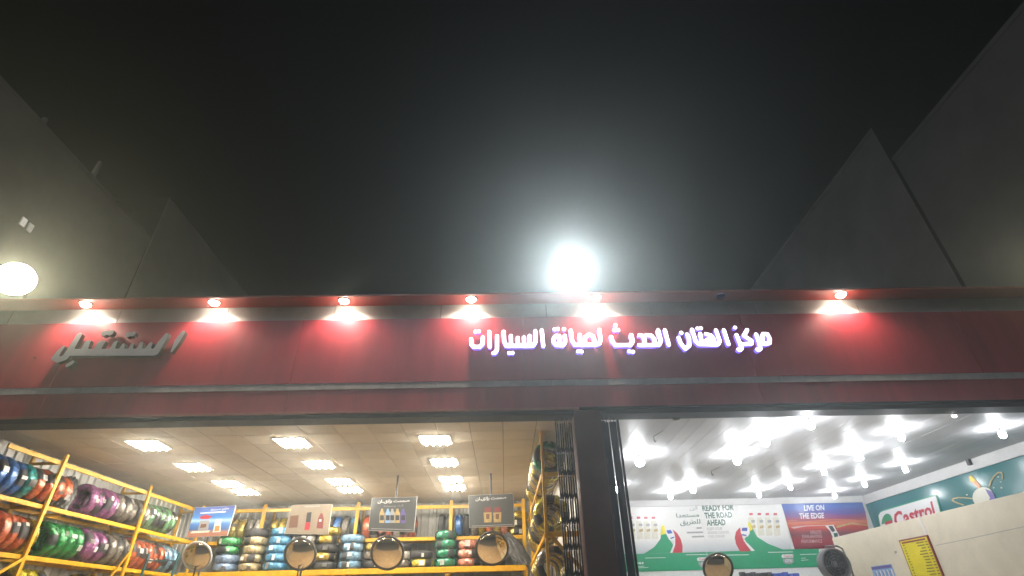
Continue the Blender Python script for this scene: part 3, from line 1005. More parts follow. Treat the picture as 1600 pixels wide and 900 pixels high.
tyre_row(span(9.75, 10.2, 3, 'yellow') + span(11.3, 11.74, 3, 'gold'), lambda q: (XT, q * 1.077, 1.90 + R_O + 0.006), 'Y', 'low level of left rack', 'tyres on the left rack', 'from the street', 0.1)

# back rack, upper level: tyres on edge, tread to the street
def bx_at(px): return on_y(px, 830, YR).x
edge = [(bx_at(p), c) for p, c in [(348, 'clear'), (360, 'gold'), (373, 'gold'), (386, 'clear'), (399, 'white'), (425, 'gold'), (437, 'gold'), (449, 'clear'),
        (461, 'gold'), (473, 'white'), (485, 'gold'), (497, 'gold'), (510, 'clear'), (523, 'blue'), (536, 'clear'), (549, 'skyblue'),
        (570, 'orange'), (582, 'white'), (594, 'coral'), (606, 'orange'), (618, 'white'), (630, 'coral'), (642, 'orange'), (688, 'black'), (700, 'black'), (716, 'blue'), (728, 'black'), (741, 'clear'), (753, 'gold'), (765, 'orange'), (777, 'gold'), (789, 'coral')]]
tyre_row(edge, lambda q: (q, YR + 0.34, 3.49 + R_O + 0.008), 'X', 'upright on upper back rack', 'tyres on the back rack', 'from the left', -2.0 + 0.45)
gs = [(0, 'gold'), (1, 'gold'), (2, 'gold')]
tyre_row(gs, lambda q: (bx_at(812) - 0.05, YR + 0.36, 3.49 + 0.11 + 0.215 * q), 'Z', 'right end of upper back rack', 'tyres on the back rack', 'from the bottom', -1.57)

# back rack, middle level: stacks lying flat
stacks = [
    (347, ['bluewhite', 'bluewhite', 'green', 'green'], 'left of the cream tyres'),
    (388, ['cream', 'cream', 'cream', 'cream', 'black'], 'in the cream pile'),
    (427, ['skyblue'] * 5, 'in the tall sky blue pile'),
    (464, ['teal', 'teal', 'white', 'white', 'clear'], 'behind the second round mirror'),
    (503, ['black', 'gold', 'black', 'gold', 'gold'], 'in the gold and black pile'),
    (544, ['lightblue', 'lightblue', 'lightblue', 'lightblue'], 'in the light blue pile'),
    (582, ['black', 'clear', 'gold'], 'left of the third round mirror'),
    (622, ['clear', 'white', 'black'], 'behind the third round mirror'),
    (656, ['yellow', 'black'], 'in the low pile left of the emerald tyres'),
    (695, ['emerald'] * 4, 'in the tall emerald pile'),
    (731, ['coral'] * 3, 'in the coral pile'),
    (772, ['emerald', 'black', 'clear'], 'behind the fourth round mirror'),
]
for px_, cols, wh in stacks:
    cx = on_y(px_, 885, YL + 0.2).x
    yb = YL + 0.36 + random.uniform(-0.02, 0.02)
    if px_ in (464, 582, 622, 772): yb += 0.02
    h = 0.205
    if px_ == 695: h = 0.222
    tyre_row(list(enumerate(cols)), lambda q: (cx + random.uniform(-0.025, 0.025), yb + random.uniform(-0.02, 0.02), 2.72 + 0.108 + h * q), 'Z',
             wh + ', back rack', 'tyres on the back rack', 'from the bottom', -1.57)
# low level, tops just below the bottom rail
tyre_row([(bx_at(p), c) for p, c in [(655, 'yellow'), (720, 'black'), (760, 'white'), (790, 'gold')]], lambda q: (q, YR + 0.36, 1.9 + R_O + 0.01), 'X',
         'lowest visible level of back rack', 'tyres on the back rack', 'from the left', -1.57)

# right rack: tyres with tread to the aisle
rr_ = [(9.80, 'emerald'), (10.02, 'clear'), (10.24, 'yellow'), (10.46, 'yellow'), (10.7, 'gold'), (11.0, 'clear'), (11.3, 'gold'), (11.6, 'gold'), (11.9, 'clear'), (12.3, 'gold'), (12.7, 'gold')]
tyre_row(rr_, lambda q: (XP + 0.13, q, 3.74 + R_O + 0.01), 'Y', 'top level of narrow right rack', 'tyres on the right rack', 'from the street', 2.9)
rr_ = [(9.78, 'yellow'), (10.0, 'clear'), (10.22, 'gold'), (10.5, 'gold'), (10.9, 'clear'), (11.3, 'gold'), (11.7, 'black'), (12.2, 'gold'), (12.7, 'gold'), (13.2, 'clear')]
tyre_row(rr_, lambda q: (XP + 0.13, q, 2.78 + R_O + 0.01), 'Y', 'middle level of narrow right rack', 'tyres on the right rack', 'from the street', 2.9)
rr_ = [(9.8, 'clear'), (10.1, 'gold'), (10.4, 'clear'), (10.8, 'gold'), (11.3, 'black'), (11.8, 'gold')]
tyre_row(rr_, lambda q: (XP + 0.13, q, 1.9 + R_O + 0.1), 'Y', 'low level of narrow right rack', 'tyres on the right rack', 'from the street', 2.9)

# ladder leaning at the back end of the left rack
t = thing('step_ladder', 'teal metal step ladder standing at the back of the left rack', 'ladder', (-7.0, 13.6, 0.02))
a0, a1 = on_y(214, 905, 13.0), on_y(232, 868, 13.0)
b0, b1 = on_y(262, 905, 13.0), on_y(279, 868, 13.0)
for a, b in ((a0, a1), (b0, b1)):
    d = (b - a)
    foot = a - d * ((a.z - 0.05) / d.z) * 0.25
    foot.z = 0.03
    bar('stile', foot, a1 + d * 0.1 if a is a0 else b1 + d * 0.1, 0.05, 0.03, MAT['ladder'], t)
for f in (0.95, 0.8, 0.65, 0.5, 0.35):
    def at_h(a, b):
        d = (b - a); foot = a - d * ((a.z - 0.05) / d.z) * 0.25; foot.z = 0.03
        return foot.lerp(b + d * 0.1, f)
    bar('step', at_h(a0, a1), at_h(b0, b1), 0.08, 0.02, MAT['ladder'], t)

# grey plastic sheeting bundled at the right end of the back rack and in the left rack
def bundle(name, label, pts, r, parent_loc):
    bm = bmesh.new()
    add_tube(bm, pts, r, 14)
    for _ in range(2):
        bmesh.ops.subdivide_edges(bm, edges=bm.edges[:], cuts=1, use_grid_fill=True)
    for v in bm.verts:
        v.co += Vector((random.uniform(-1, 1), random.uniform(-1, 1), random.uniform(-1, 1))) * 0.022
    o = obj(name, bm, MAT['bag'], None, False)
    tag(o, label, 'plastic sheeting')
    return o
bundle('plastic_sheeting', 'dark crumpled plastic sheeting sloping at the right end of the back rack', [on_y(788, 838, 15.5), on_y(805, 858, 15.45), on_y(822, 886, 15.4)], [0.16, 0.22, 0.2], None)
bundle('plastic_sheeting', 'grey crumpled plastic sheeting hung beside the purple tyres', [(-8.72, 10.95, 3.56), (-8.70, 11.02, 3.85), (-8.72, 11.05, 4.15)], [0.2, 0.19, 0.1], None)

# ================================================================== HANGING BOARDS AND MIRRORS
def hung_board(quad, Y, label, face_mat, rod_px, thick=0.03):
    P = [on_y(x, y, Y) for x, y in quad]
    c = sum(P, Vector()) / 4
    t = thing('display_board', label, 'sign board', (c.x, Y, min(p.z for p in P)), 'boards hung above the aisle')
    bm = bmesh.new()
    fr = [bm.verts.new(p) for p in P]
    bk = [bm.verts.new(p + Vector((0, thick, 0))) for p in P]
    for i in range(4):
        bm.faces.new((fr[i], bk[i], bk[(i + 1) % 4], fr[(i + 1) % 4]))
    bm.faces.new(fr); bm.faces.new(bk[::-1])
    bmesh.ops.recalc_face_normals(bm, faces=bm.faces)
    obj('board', bm, MAT['white_pl'], t)
    poly_plane('printed_face', [p + (c - p) * 0.012 for p in P], (0, -1, 0), 0.003, face_mat, t)
    bm = bmesh.new()
    if rod_px:
        topz = Z_C - 0.003
        q = on_y(rod_px[0], rod_px[1], Y + thick + 0.02)
        add_tube(bm, [(q.x, Y + thick + 0.025, c.z - 0.25), (q.x, Y + thick + 0.025, topz)], 0.022, 8)
        obj('hanging_rod', bm, MAT['pole'], t)
    else:
        add_tube(bm, [(c.x, Y + thick + 0.025, 0.02), (c.x, Y + thick + 0.025, c.z + 0.1)], 0.02, 8)
        obj('stand_pole', bm, MAT['pole'], t)
    return t, Y
def on_board(Y, lay=1):
    return (lambda x, y: on_y(x, y, Y)), Vector((0, -0.003 - 0.002 * lay, 0))
print_mats = dict(
    pr_white=mat('print_white', (0.8, 0.8, 0.8), 0.35), pr_grey=mat('print_grey', (0.36, 0.36, 0.36), 0.35), pr_dark=mat('print_dark', (0.03, 0.03, 0.035), 0.35),
    pr_red=mat('print_red', (0.50, 0.03, 0.05), 0.3), pr_green=mat('print_green', (0.015, 0.30, 0.14), 0.3), pr_dgreen=mat('print_dark_green', (0.005, 0.10, 0.06), 0.3),
    pr_gold=mat('print_gold', (0.55, 0.40, 0.16), 0.35, noise=0.3, nscale=14), pr_brown=mat('print_brown', (0.16, 0.07, 0.04), 0.35), pr_cream=mat('print_cream', (0.72, 0.69, 0.58), 0.3, noise=0.1, nscale=20),
    pr_blue=mat('print_blue', (0.05, 0.10, 0.42), 0.3), pr_sky=mat('print_sky', (0.25, 0.45, 0.75), 0.3), pr_orange=mat('print_orange', (0.65, 0.25, 0.05), 0.3), pr_pink=mat('print_pink', (0.62, 0.42, 0.42), 0.35),
    pr_purple=mat('print_purple', (0.13, 0.10, 0.34), 0.35), pr_yellow=mat('print_yellow', (0.80, 0.68, 0.015), 0.35, noise=0.1, nscale=3), pr_maroon=mat('print_maroon', (0.22, 0.03, 0.03), 0.4))
MAT.update(print_mats)

def quad_px(name, pts, Y, lay, m_, t):
    return print_y(name, pts, Y - 0.003, lay, MAT[m_], t)

# 1: blue board with an oil tin and a bottle
m1 = ramp_mat('blue_sea_print', [(0.0, (0.42, 0.16, 0.09)), (0.16, (0.44, 0.20, 0.13)), (0.24, (0.05, 0.13, 0.38)), (0.42, (0.08, 0.25, 0.62)), (0.52, (0.40, 0.62, 0.80)), (0.62, (0.05, 0.25, 0.68)), (1.0, (0.05, 0.06, 0.30))], 2, streak=0.05)
t, Y = hung_board([(305, 793), (369, 789.5), (355, 837), (291, 840)], 12.85, 'blue printed board with oil tin picture, leftmost of the hanging boards', m1, None)
pl, lf = on_board(Y)
text_print('lettering', arabic('حلم سريع'), [(330, 794.5), (359, 792.5), (358, 797.5), (329, 799)], pl, lf, MAT['pr_white'], t, 0.01)
quad_px('print_line', [(313, 801), (353, 798.5), (352.6, 800.5), (312.6, 803)], Y, 1, 'pr_white', t)
quad_px('red_crest', [(311, 808), (322, 804), (332, 807), (326, 811), (314, 811)], Y, 1, 'pr_red', t)
quad_px('tin_picture', [(313, 814), (327, 813), (325, 828), (309, 829)], Y, 1, 'pr_grey', t)
quad_px('tin_label', [(314.5, 819), (323, 818.5), (322, 824), (312.5, 825)], Y, 2, 'pr_brown', t)
quad_px('bottle_picture', [(335, 819), (338, 812), (346, 811), (344.5, 831), (332, 832)], Y, 1, 'pr_white', t)
quad_px('bottle_label', [(336.5, 822), (343.5, 821), (342.5, 829.5), (335, 830.5)], Y, 2, 'pr_orange', t)
quad_px('tray_picture', [(300, 830), (328, 828.6), (326, 832), (297, 833.5)], Y, 2, 'pr_cream', t)

# 2: beige board with tin, can and bottle
m2 = mat('beige_print', (0.36, 0.30, 0.23), 0.12, noise=0.15, nscale=2)
t, Y = hung_board([(456, 789), (519, 787.5), (513, 835), (444, 834)], 12.85, 'beige printed board with dark tin, red can and bottle, second hanging board from left', m2, None)
quad_px('tin_picture', [(454, 806), (467, 805), (464.5, 824), (451, 825)], Y, 1, 'pr_brown', t)
quad_px('can_picture', [(480, 801), (487, 800), (485, 816), (477.6, 816)], Y, 1, 'pr_dark', t)
quad_px('can_base', [(477.6, 816.2), (485, 816.2), (483.4, 828), (475.4, 828)], Y, 1, 'pr_red', t)
quad_px('bottle_picture', [(501, 802), (504, 802), (506, 810), (504.5, 826), (494.5, 825.5), (497, 810)], Y, 1, 'pr_maroon', t)
quad_px('bottle_mark', [(499, 811.5), (502.4, 811.5), (502, 815), (498.6, 815)], Y, 2, 'pr_white', t)
quad_px('print_line', [(476, 790.5), (500, 789.8), (500, 791.8), (476, 792.5)], Y, 1, 'pr_grey', t)

# 3 and 4: dark grey boards
m3 = mat('dark_grey_print', (0.10, 0.105, 0.105), 0.16, noise=0.15, nscale=2)
t, Y = hung_board([(581, 778), (652, 776), (647, 831.5), (575, 829)], 12.85, 'dark grey board with a row of bottles under white Arabic lettering', m3, (622, 742))
pl, lf = on_board(Y)
text_print('lettering', arabic('صممت بإتقـان').replace('ـ', '\u0640'), [(590, 781), (640, 779.5), (640, 786), (590, 787.5)], pl, lf, MAT['pr_white'], t, 0.025)
text_print('lettering', arabic('أداء وحماية').replace('أ', '\uFE83').replace('ء', '\uFE80'), [(600, 789), (630, 788), (630, 792), (600, 793)], pl, lf, MAT['pr_grey'], t)
for k, (xx, mm_) in enumerate(((597, 'pr_gold'), (606, 'pr_sky'), (613, 'pr_grey'), (621, 'pr_gold'), (630, 'pr_purple'))):
    quad_px('bottle_picture', [(xx - 1.5, 795), (xx + 1.5, 795), (xx + 1.8, 798), (xx + 4, 802), (xx + 3.6, 817), (xx - 4.2, 817), (xx - 4, 802), (xx - 1.8, 798)], Y, 1, mm_, t)
    quad_px('bottle_label', [(xx - 3, 805), (xx + 3, 805), (xx + 2.8, 813), (xx - 3.2, 813)], Y, 2, 'pr_dark', t)
quad_px('print_line', [(580, 825.6), (643, 827.2), (643, 828), (580, 826.5)], Y, 1, 'pr_grey', t)

t, Y = hung_board([(732, 774), (802, 771), (804, 822), (733, 824.5)], 12.85, 'dark grey board with two gold canisters, rightmost of the hanging boards', m3, (767, 738))
pl, lf = on_board(Y)
text_print('lettering', arabic('صممت بإتقـان').replace('ـ', '\u0640'), [(743, 777), (791, 774.5), (791, 781), (743, 784)], pl, lf, MAT['pr_white'], t, 0.025)
for xx in (762, 777):
    quad_px('canister_picture', [(xx - 6.4, 801), (xx + 6.4, 800.4), (xx + 6, 816), (xx - 5.4, 816.4)], Y, 1, 'pr_gold', t)
    quad_px('canister_label', [(xx - 2.6, 803), (xx + 3, 803), (xx + 2.6, 811), (xx - 2.4, 811)], Y, 2, 'pr_brown', t)
    quad_px('canister_cap', [(xx - 4.4, 793), (xx + 4.8, 792.4), (xx + 5, 799.8), (xx - 4.6, 800.4)], Y, 1, 'pr_maroon', t)
quad_px('print_line', [(737, 821.5), (801, 819), (801, 820), (737, 822.6)], Y, 1, 'pr_grey', t)

def round_mirror(px, py, r, Y, label, stem=None):
    c = on_y(px, py, Y)
    t = thing('round_mirror', label, 'mirror', c, 'round convex mirrors in the shops')
    bm = bmesh.new()
    prof = [(r * math.sin(a) / math.sin(0.75), r * (math.cos(a) - math.cos(0.75)) / math.sin(0.75) * 0.8) for a in np.linspace(0, 0.75, 9)][::-1]
    prof[-1] = (0, prof[-1][1])
    add_lathe(bm, [(0, -0.02), (r, -0.02)] + [(a, b + 0.0) for a, b in prof], 36, c, 'Y')
    tl = Matrix.Translation(c) @ Matrix.Rotation(math.radians(30), 4, 'X') @ Matrix.Translation(-c)
    bm.transform(tl)
    obj('mirror_dome', bm, MAT['mirror'], t, True)
    bm = bmesh.new()
    add_lathe(bm, [(r - 0.004, -0.025), (r + 0.025, -0.025), (r + 0.028, 0.012), (r + 0.002, 0.018)], 36, c, 'Y', close=True)
    bm.transform(tl)
    obj('rim', bm, MAT['trim' if px < 320 else 'mirror_rim'], t, True)
    bm = bmesh.new()
    if stem:
        add_tube(bm, [(c.x, c.y + 0.06, c.z), (c.x, c.y + 0.06, c.z + stem)], 0.015, 8)
    else:
        add_tube(bm, [(c.x, c.y + 0.06, 0.02), (c.x, c.y + 0.06, c.z)], 0.018, 8)
    obj('mount', bm, MAT['pole'], t)
    return t
round_mirror(308, 869, 0.29, 12.7, 'round mirror with a pale rim under the blue board')
round_mirror(469, 866, 0.325, 12.7, 'round convex mirror with dark rim under the beige board')
round_mirror(605, 864, 0.345, 12.7, 'round convex mirror with dark rim under the board of bottles', 0.4)
round_mirror(769, 857, 0.345, 12.7, 'round convex mirror with dark rim under the board of canisters', 0.4)
round_mirror(1122, 888, 0.31, 12.7, 'round convex mirror in front of the green and white poster')

# drum fan at the end of the cream wall
c = on_y(1303, 882, 13.6)
t = thing('drum_fan', 'dark round drum fan on a tube frame beside the cream wall', 'fan', (c.x, c.y, 0.02))
bm = bmesh.new(); add_lathe(bm, [(0.30, -0.12), (0.335, -0.12), (0.335, 0.12), (0.30, 0.12)], 32, c, 'Y', close=True)
obj('drum', bm, MAT['grey'], t, True)
bm = bmesh.new(); add_lathe(bm, [(0, -0.1), (0.298, -0.1), (0.298, -0.09), (0, -0.09)], 32, c, 'Y')
obj('back_plate', bm, MAT['black'], t)
hub = bmesh.new(); add_lathe(hub, [(0, -0.02), (0.06, -0.02), (0.06, 0.05), (0.04, 0.07), (0, 0.075)], 16, c, 'Y')
obj('hub', hub, MAT['grey'], t, True)
for k in range(5):
    bm = bmesh.new()
    a = k * 2 * math.pi / 5
    vv = [bm.verts.new((0.05, -0.02, -0.05)), bm.verts.new((0.26, -0.035, -0.10)), bm.verts.new((0.27, 0.035, 0.06)), bm.verts.new((0.05, 0.02, 0.05))]
    bm.faces.new(vv)
    bmesh.ops.solidify(bm, geom=bm.faces[:], thickness=0.004)
    bm.transform(Matrix.Translation(c) @ Matrix.Rotation(a, 4, 'Y'))
    obj('blade', bm, MAT['black'], t)
bm = bmesh.new()
for k in range(5):
    r = 0.06 + k * 0.058
    pts = [c + Vector((r * math.cos(a), -0.115, r * math.sin(a))) for a in np.linspace(0, 2 * math.pi, 29)]
    add_tube(bm, pts, 0.004, 4, False)
for k in range(8):
    a = k * math.pi / 4 + 0.2
    add_tube(bm, [c + Vector((0.05 * math.cos(a), -0.118, 0.05 * math.sin(a))), c + Vector((0.31 * math.cos(a), -0.118, 0.31 * math.sin(a)))], 0.004, 4)
obj('guard', bm, MAT['grey'], t)
bm = bmesh.new()
add_tube(bm, [(c.x - 0.05, c.y + 0.05, c.z + 0.39), (c.x + 0.25, c.y + 0.05, c.z + 0.385), (c.x + 0.34, c.y + 0.05, c.z + 0.33), (c.x + 0.40, c.y + 0.05, c.z), (c.x + 0.40, c.y + 0.05, 0.02)], 0.02, 8)
add_tube(bm, [(c.x - 0.05, c.y + 0.05, c.z + 0.39), (c.x - 0.05, c.y + 0.05, c.z + 0.33)], 0.012, 8)
obj('tube_frame', bm, MAT['grey'], t)

# ================================================================== RIGHT SHOP
# bulbs under round ceiling roses
bulbs = [
    (2.90, 11.33, 'nearest bulb of the left row, beside the folded gate', 1.7), (5.03, 10.0, 'nearest bulb of the second row, above the white poster', 1.4), (5.03, 11.43, 'second bulb of the second row, above the white poster', 1.35),
    (5.00, 14.46, 'farthest bulb of the second row, close to the poster', 1.3), (2.95, 14.3, 'far bulb of the left row, half behind the gate', 1.0), (4.66, 15.4, 'bulb right before the Arabic half of the poster', 1.0),
    (7.16, 15.4, 'bulb right before the bottles on the English half of the poster', 1.0), (7.61, 14.46, 'fourth bulb of the third row', 0.9), (7.61, 12.72, 'third bulb of the third row', 0.95),
    (7.61, 11.29, 'second bulb of the third row', 1.3), (7.60, 9.86, 'nearest bulb of the third row', 1.0), (9.52, 14.3, 'third bulb of the right row, above the cream wall', 0.9),
    (9.53, 15.8, 'farthest bulb of the right row, over the blue and red poster', 0.9), (9.50, 12.62, 'second bulb of the right row, above the cream wall', 0.95), (9.54, 9.82, 'nearest bulb of the right row, by the teal wall', 1.0),
    (5.40, 8.98, 'big glaring bulb just under the lintel', 1.25)]
proto_b = None
for X, Yb, lb, s in bulbs:
    lb = 'lit white ceiling bulb, ' + lb
    if proto_b is None:
        t = thing('ceiling_bulb', lb, 'bulb', (0, 0, 0), 'ceiling bulbs of the oil shop')
        bm = bmesh.new(); add_lathe(bm, [(0, -0.003), (0.085, -0.003), (0.08, -0.018), (0.03, -0.026), (0, -0.026)], 20)
        obj('ceiling_rose', bm, MAT['chrome'], t, True)
        bm = bmesh.new(); add_lathe(bm, [(0, -0.027), (0.022, -0.027), (0.022, -0.075), (0.032, -0.10), (0, -0.10)], 14)
        obj('socket', bm, MAT['white_pl'], t, True)
        bm = bmesh.new(); add_lathe(bm, [(0, -0.101), (0.034, -0.101), (0.058, -0.14), (0.064, -0.18), (0.055, -0.222), (0.03, -0.245), (0, -0.25)], 16)
        obj('bulb', bm, MAT['bulb'], t, True)
        proto_b = t
    else:
        t = copy_tree(proto_b); t['label'] = lb
    t.location = (X, Yb, Z_C)
    t.scale = (s * 0.85, s * 0.85, 0.7 + 0.2 * s)
# small fittings on the ceiling
p = on_z(1061, 649, Z_C)
bm = bmesh.new(); add_lathe(bm, [(0, -0.003), (0.06, -0.003), (0.058, -0.03), (0.04, -0.045), (0, -0.047)], 18, (p.x, 9.0, Z_C))
tag(obj('smoke_detector', bm, MAT['white_pl'], None, True), 'small white round detector on the ceiling near the gate', 'detector')
for (px_, py_, lb) in ((1021, 681, 'short black hook and wire hanging from the ceiling above the gate end'), (1111, 735, 'short black hook and wire hanging from the ceiling over the poster')):
    p = on_z(px_, py_, Z_C)
    bm = bmesh.new()
    add_tube(bm, [(p.x + 0.1, p.y - 0.35, Z_C - 0.004), (p.x, p.y, Z_C - 0.012), (p.x, p.y, Z_C - 0.09), (p.x + 0.02, p.y, Z_C - 0.12), (p.x + 0.035, p.y, Z_C - 0.09)], [0.004, 0.006, 0.012, 0.012, 0.008], 6)
    tag(obj('ceiling_hook', bm, MAT['black']), lb, 'hook')
p = on_z(1507, 637, Z_C)
t = thing('spot_lamp', 'tiny white spot lamp under the lintel at the right', 'lamp', (p.x, 8.96, Z_C))
bm = bmesh.new(); add_lathe(bm, [(0, -0.003), (0.03, -0.003), (0.035, -0.05), (0, -0.05)], 14, (p.x, 8.96, Z_C)); obj('lamp_can', bm, MAT['white_pl'], t, True)
bm = bmesh.new(); add_lathe(bm, [(0, -0.051), (0.033, -0.051), (0.03, -0.075), (0, -0.085)], 14, (p.x, 8.96, Z_C)); obj('lamp_lens', bm, MAT['bulb_small'], t, True)
# wall camera on the trim
p = on_x(1512, 716, 10.95)
t = thing('wall_camera', 'small wall camera with black bracket on the white trim', 'camera', (10.97, p.y, p.z))
box('bracket', 10.90, 10.972, p.y - 0.04, p.y + 0.04, p.z - 0.16, p.z + 0.1, MAT['black'], t)
bm = bmesh.new(); add_lathe(bm, [(0, -0.09), (0.05, -0.09), (0.055, 0.05), (0.04, 0.09), (0, 0.1)], 14, (10.80, p.y, p.z + 0.03), 'X'); obj('camera_body', bm, MAT['cream'], t, True)

# ---- posters on the back wall
YW = YB_R - 0.012
def pw(x, y): return on_y(x, y, YW)
white_print = ramp_mat('white_poster_print', [(0.0, (0.16, 0.26, 0.42)), (0.22, (0.42, 0.46, 0.50)), (0.45, (0.80, 0.79, 0.76)), (1.0, (0.80, 0.80, 0.78))], 2)
def bottle_row(t, xs4, cap_y, slant, mirror_):
    for xx in xs4:
        s = slant
        print_y('bottle_picture', [(xx - 4, cap_y + 5), (xx + 4.5, cap_y + 5), (xx + 7 + s, cap_y + 33), (xx - 3 + s, cap_y + 34)], YW, 2, MAT['pr_cream'], t)
        print_y('bottle_cap', [(xx - 2.6, cap_y - 1.7), (xx + 2.8, cap_y - 1.9), (xx + 3.2, cap_y + 1.6), (xx - 2.2, cap_y + 1.8)], YW, 3, MAT['pr_red'], t)
        print_y('bottle_text', [(xx + 0.5, cap_y + 9.4), (xx + 6, cap_y + 9), (xx + 6.5, cap_y + 13), (xx + 1, cap_y + 13.4)], YW, 3, MAT['pr_grey'], t)
        print_y('bottle_badge', [(xx + 1, cap_y + 18.5), (xx + 7, cap_y + 17), (xx + 7.4, cap_y + 21), (xx + 1.6, cap_y + 22.5)], YW, 3, MAT['pr_gold'], t)
def castrol_tag(t, x, y):
    print_y('logo_tag', [(x, y + 1), (x + 1.5, y - 0.6), (x + 18, y - 1), (x + 18.5, y + 4.2), (x + 1.5, y + 4.8), (x + 0.3, y + 3.6)], YW, 3, MAT['pr_white'], t)
    text_print('lettering', 'Castrol', [(x + 3, y + 0.2), (x + 17.4, y - 0.2), (x + 17.6, y + 3.4), (x + 3.2, y + 3.8)], pw, Vector((0, -0.012, 0)), MAT['pr_red'], t, 0.015)
    print_y('logo_hexagon', [(x + 2, y + 6), (x + 18, y + 5.6), (x + 19, y + 11), (x + 15, y + 14.5), (x + 7, y + 14.7), (x + 3, y + 11.5)], YW, 3, MAT['pr_grey'], t)
    text_print('lettering', 'GTX', [(x + 5.4, y + 7.4), (x + 16, y + 7), (x + 16.4, y + 11.4), (x + 6, y + 11.8)], pw, Vector((0, -0.012, 0)), MAT['pr_white'], t, 0.015)

t1 = thing('wall_poster', 'white and green oil poster with green Arabic headline and small car', 'poster', pw(1045, 890), 'posters on the back wall')
print_y('poster_sheet', [(962, 788), (1092.2, 784.4), (1107.6, 890.5), (976, 894)], YW, 1, white_print, t1)
print_y('green_band', [(972, 866.2), (1103.4, 862.4), (1107.6, 890.4), (976, 893.8)], YW, 2, MAT['pr_green'], t1)
print_y('green_road', [(1006, 865.2), (1022, 855), (1032, 842), (1034, 822), (1037, 821), (1043, 838), (1052, 852), (1047, 863.8)], YW, 3, MAT['pr_green'], t1)
print_y('yellow_road_tip', [(1031.6, 836), (1033.6, 821.5), (1037.2, 820.5), (1041, 834)], YW, 4, MAT['pr_yellow'], t1)
print_y('red_road', [(1051, 827.5), (1058, 833), (1063.5, 842), (1066.4, 853), (1066, 863.4), (1051, 863.9), (1055, 852), (1055, 841)], YW, 3, MAT['pr_red'], t1)
print_y('white_line', [(1053, 848), (1055, 848), (1050, 863.8), (1047, 863.9)], YW, 4, MAT['pr_white'], t1)
print_y('car_picture', [(1039, 827), (1042, 825), (1049, 825), (1053.5, 834), (1055, 842), (1052, 844.5), (1045.5, 843.5), (1041, 835)], YW, 5, MAT['pr_white'], t1)
print_y('car_windscreen', [(1041, 829), (1048, 828), (1050.6, 833.4), (1043.4, 834.2)], YW, 6, MAT['pr_blue'], t1)
print_y('car_bumper', [(1047, 840.6), (1053, 838.4), (1053.6, 840.4), (1048, 842.4)], YW, 6, MAT['pr_blue'], t1)
bottle_row(t1, (985, 997.3, 1008.8, 1020.5), 809, 1, False)
L = Vector((0, -0.012, 0))
text_print('lettering', arabic('كن'), [(1077, 791), (1090, 790), (1091, 797.6), (1078, 798.6)], pw, L, MAT['pr_grey'], t1, 0.01)
text_print('lettering', arabic('مستعدا'), [(1056, 802.5), (1091.5, 800.6), (1092.5, 807.4), (1057, 809)], pw, L, MAT['pr_dgreen'], t1, 0.012)
text_print('lettering', arabic('للطريق'), [(1062, 812.5), (1093.6, 811), (1094.8, 820.6), (1063, 822.4)], pw, L, MAT['pr_dgreen'], t1, 0.012)
for (a, b, y) in ((1088, 1096, 824), (1073, 1098, 831), (1081, 1099.6, 837.5)):
    print_y('print_line', [(a, y), (b, y - 0.6), (b + 0.4, y + 2), (a + 0.4, y + 2.6)], YW, 3, MAT['pr_grey'], t1)
castrol_tag(t1, 1089, 871.8)
for k in range(3):
    print_y('round_icon', [(996 + k * 4 + 1.6 * math.cos(a), 880 - k * 0.1 + 2 * math.sin(a)) for a in np.linspace(0, 2 * math.pi, 9)[:-1]], YW, 3, MAT['pr_white'], t1)
for (a, b, y) in ((994, 1007, 885), (996, 1013, 887), (1008, 1040, 871.6), (1072, 1106, 866.6)):
    print_y('print_line', [(a, y), (b, y - 0.7), (b, y), (a, y + 0.8)], YW, 3, MAT['pr_white'], t1)

t2 = thing('wall_poster', 'white and green oil poster headed READY FOR THE ROAD AHEAD', 'poster', pw(1180, 888), 'posters on the back wall')
print_y('poster_sheet', [(1092.8, 784.4), (1222, 781), (1242, 887), (1108.2, 890.4)], YW, 1, white_print, t2)
print_y('green_band', [(1104, 862.4), (1237, 858.2), (1279, 857.6), (1281.6, 885.6), (1242, 886.8), (1108.2, 890.2)], YW, 2, MAT['pr_green'], t2)
print_y('green_road', [(1169, 816.5), (1171.5, 815.6), (1176, 826), (1183, 839), (1200, 849.6), (1224, 859), (1178, 861.2), (1168, 850), (1163, 842), (1169, 836)], YW, 3, MAT['pr_green'], t2)
print_y('yellow_road_tip', [(1168.6, 817), (1171.6, 815.8), (1175.6, 827), (1169, 832)], YW, 4, MAT['pr_yellow'], t2)
print_y('red_road', [(1156, 824), (1150, 831), (1148, 840), (1150, 850), (1156.4, 861.8), (1173, 861), (1165, 850), (1160, 840), (1158, 832)], YW, 3, MAT['pr_red'], t2)
print_y('white_line', [(1161, 844), (1163, 844), (1179.5, 860.6), (1174, 861)], YW, 4, MAT['pr_white'], t2)
print_y('car_picture', [(1158, 823), (1161, 820.6), (1168, 821), (1170.6, 826), (1171, 834), (1168, 838.5), (1160, 837), (1157, 832)], YW, 5, MAT['pr_white'], t2)
print_y('car_windscreen', [(1159, 825), (1167.6, 824.6), (1167, 830), (1158.8, 829.6)], YW, 6, MAT['pr_blue'], t2)
print_y('car_bumper', [(1159, 834.4), (1166, 836), (1165.6, 838), (1159.4, 836.6)], YW, 6, MAT['pr_blue'], t2)
bottle_row(t2, (1173, 1186, 1198.5, 1211), 803.4, 2, True)
text_print('lettering', 'READY FOR', [(1096, 789.4), (1145.6, 787.6), (1146.8, 797.6), (1098, 799)], pw, L, MAT['pr_dgreen'], t2, 0.03)
text_print('lettering', 'THE ROAD', [(1099.6, 801), (1142.6, 799.6), (1144.4, 808.8), (1101.6, 810.6)], pw, L, MAT['pr_dgreen'], t2, 0.03)
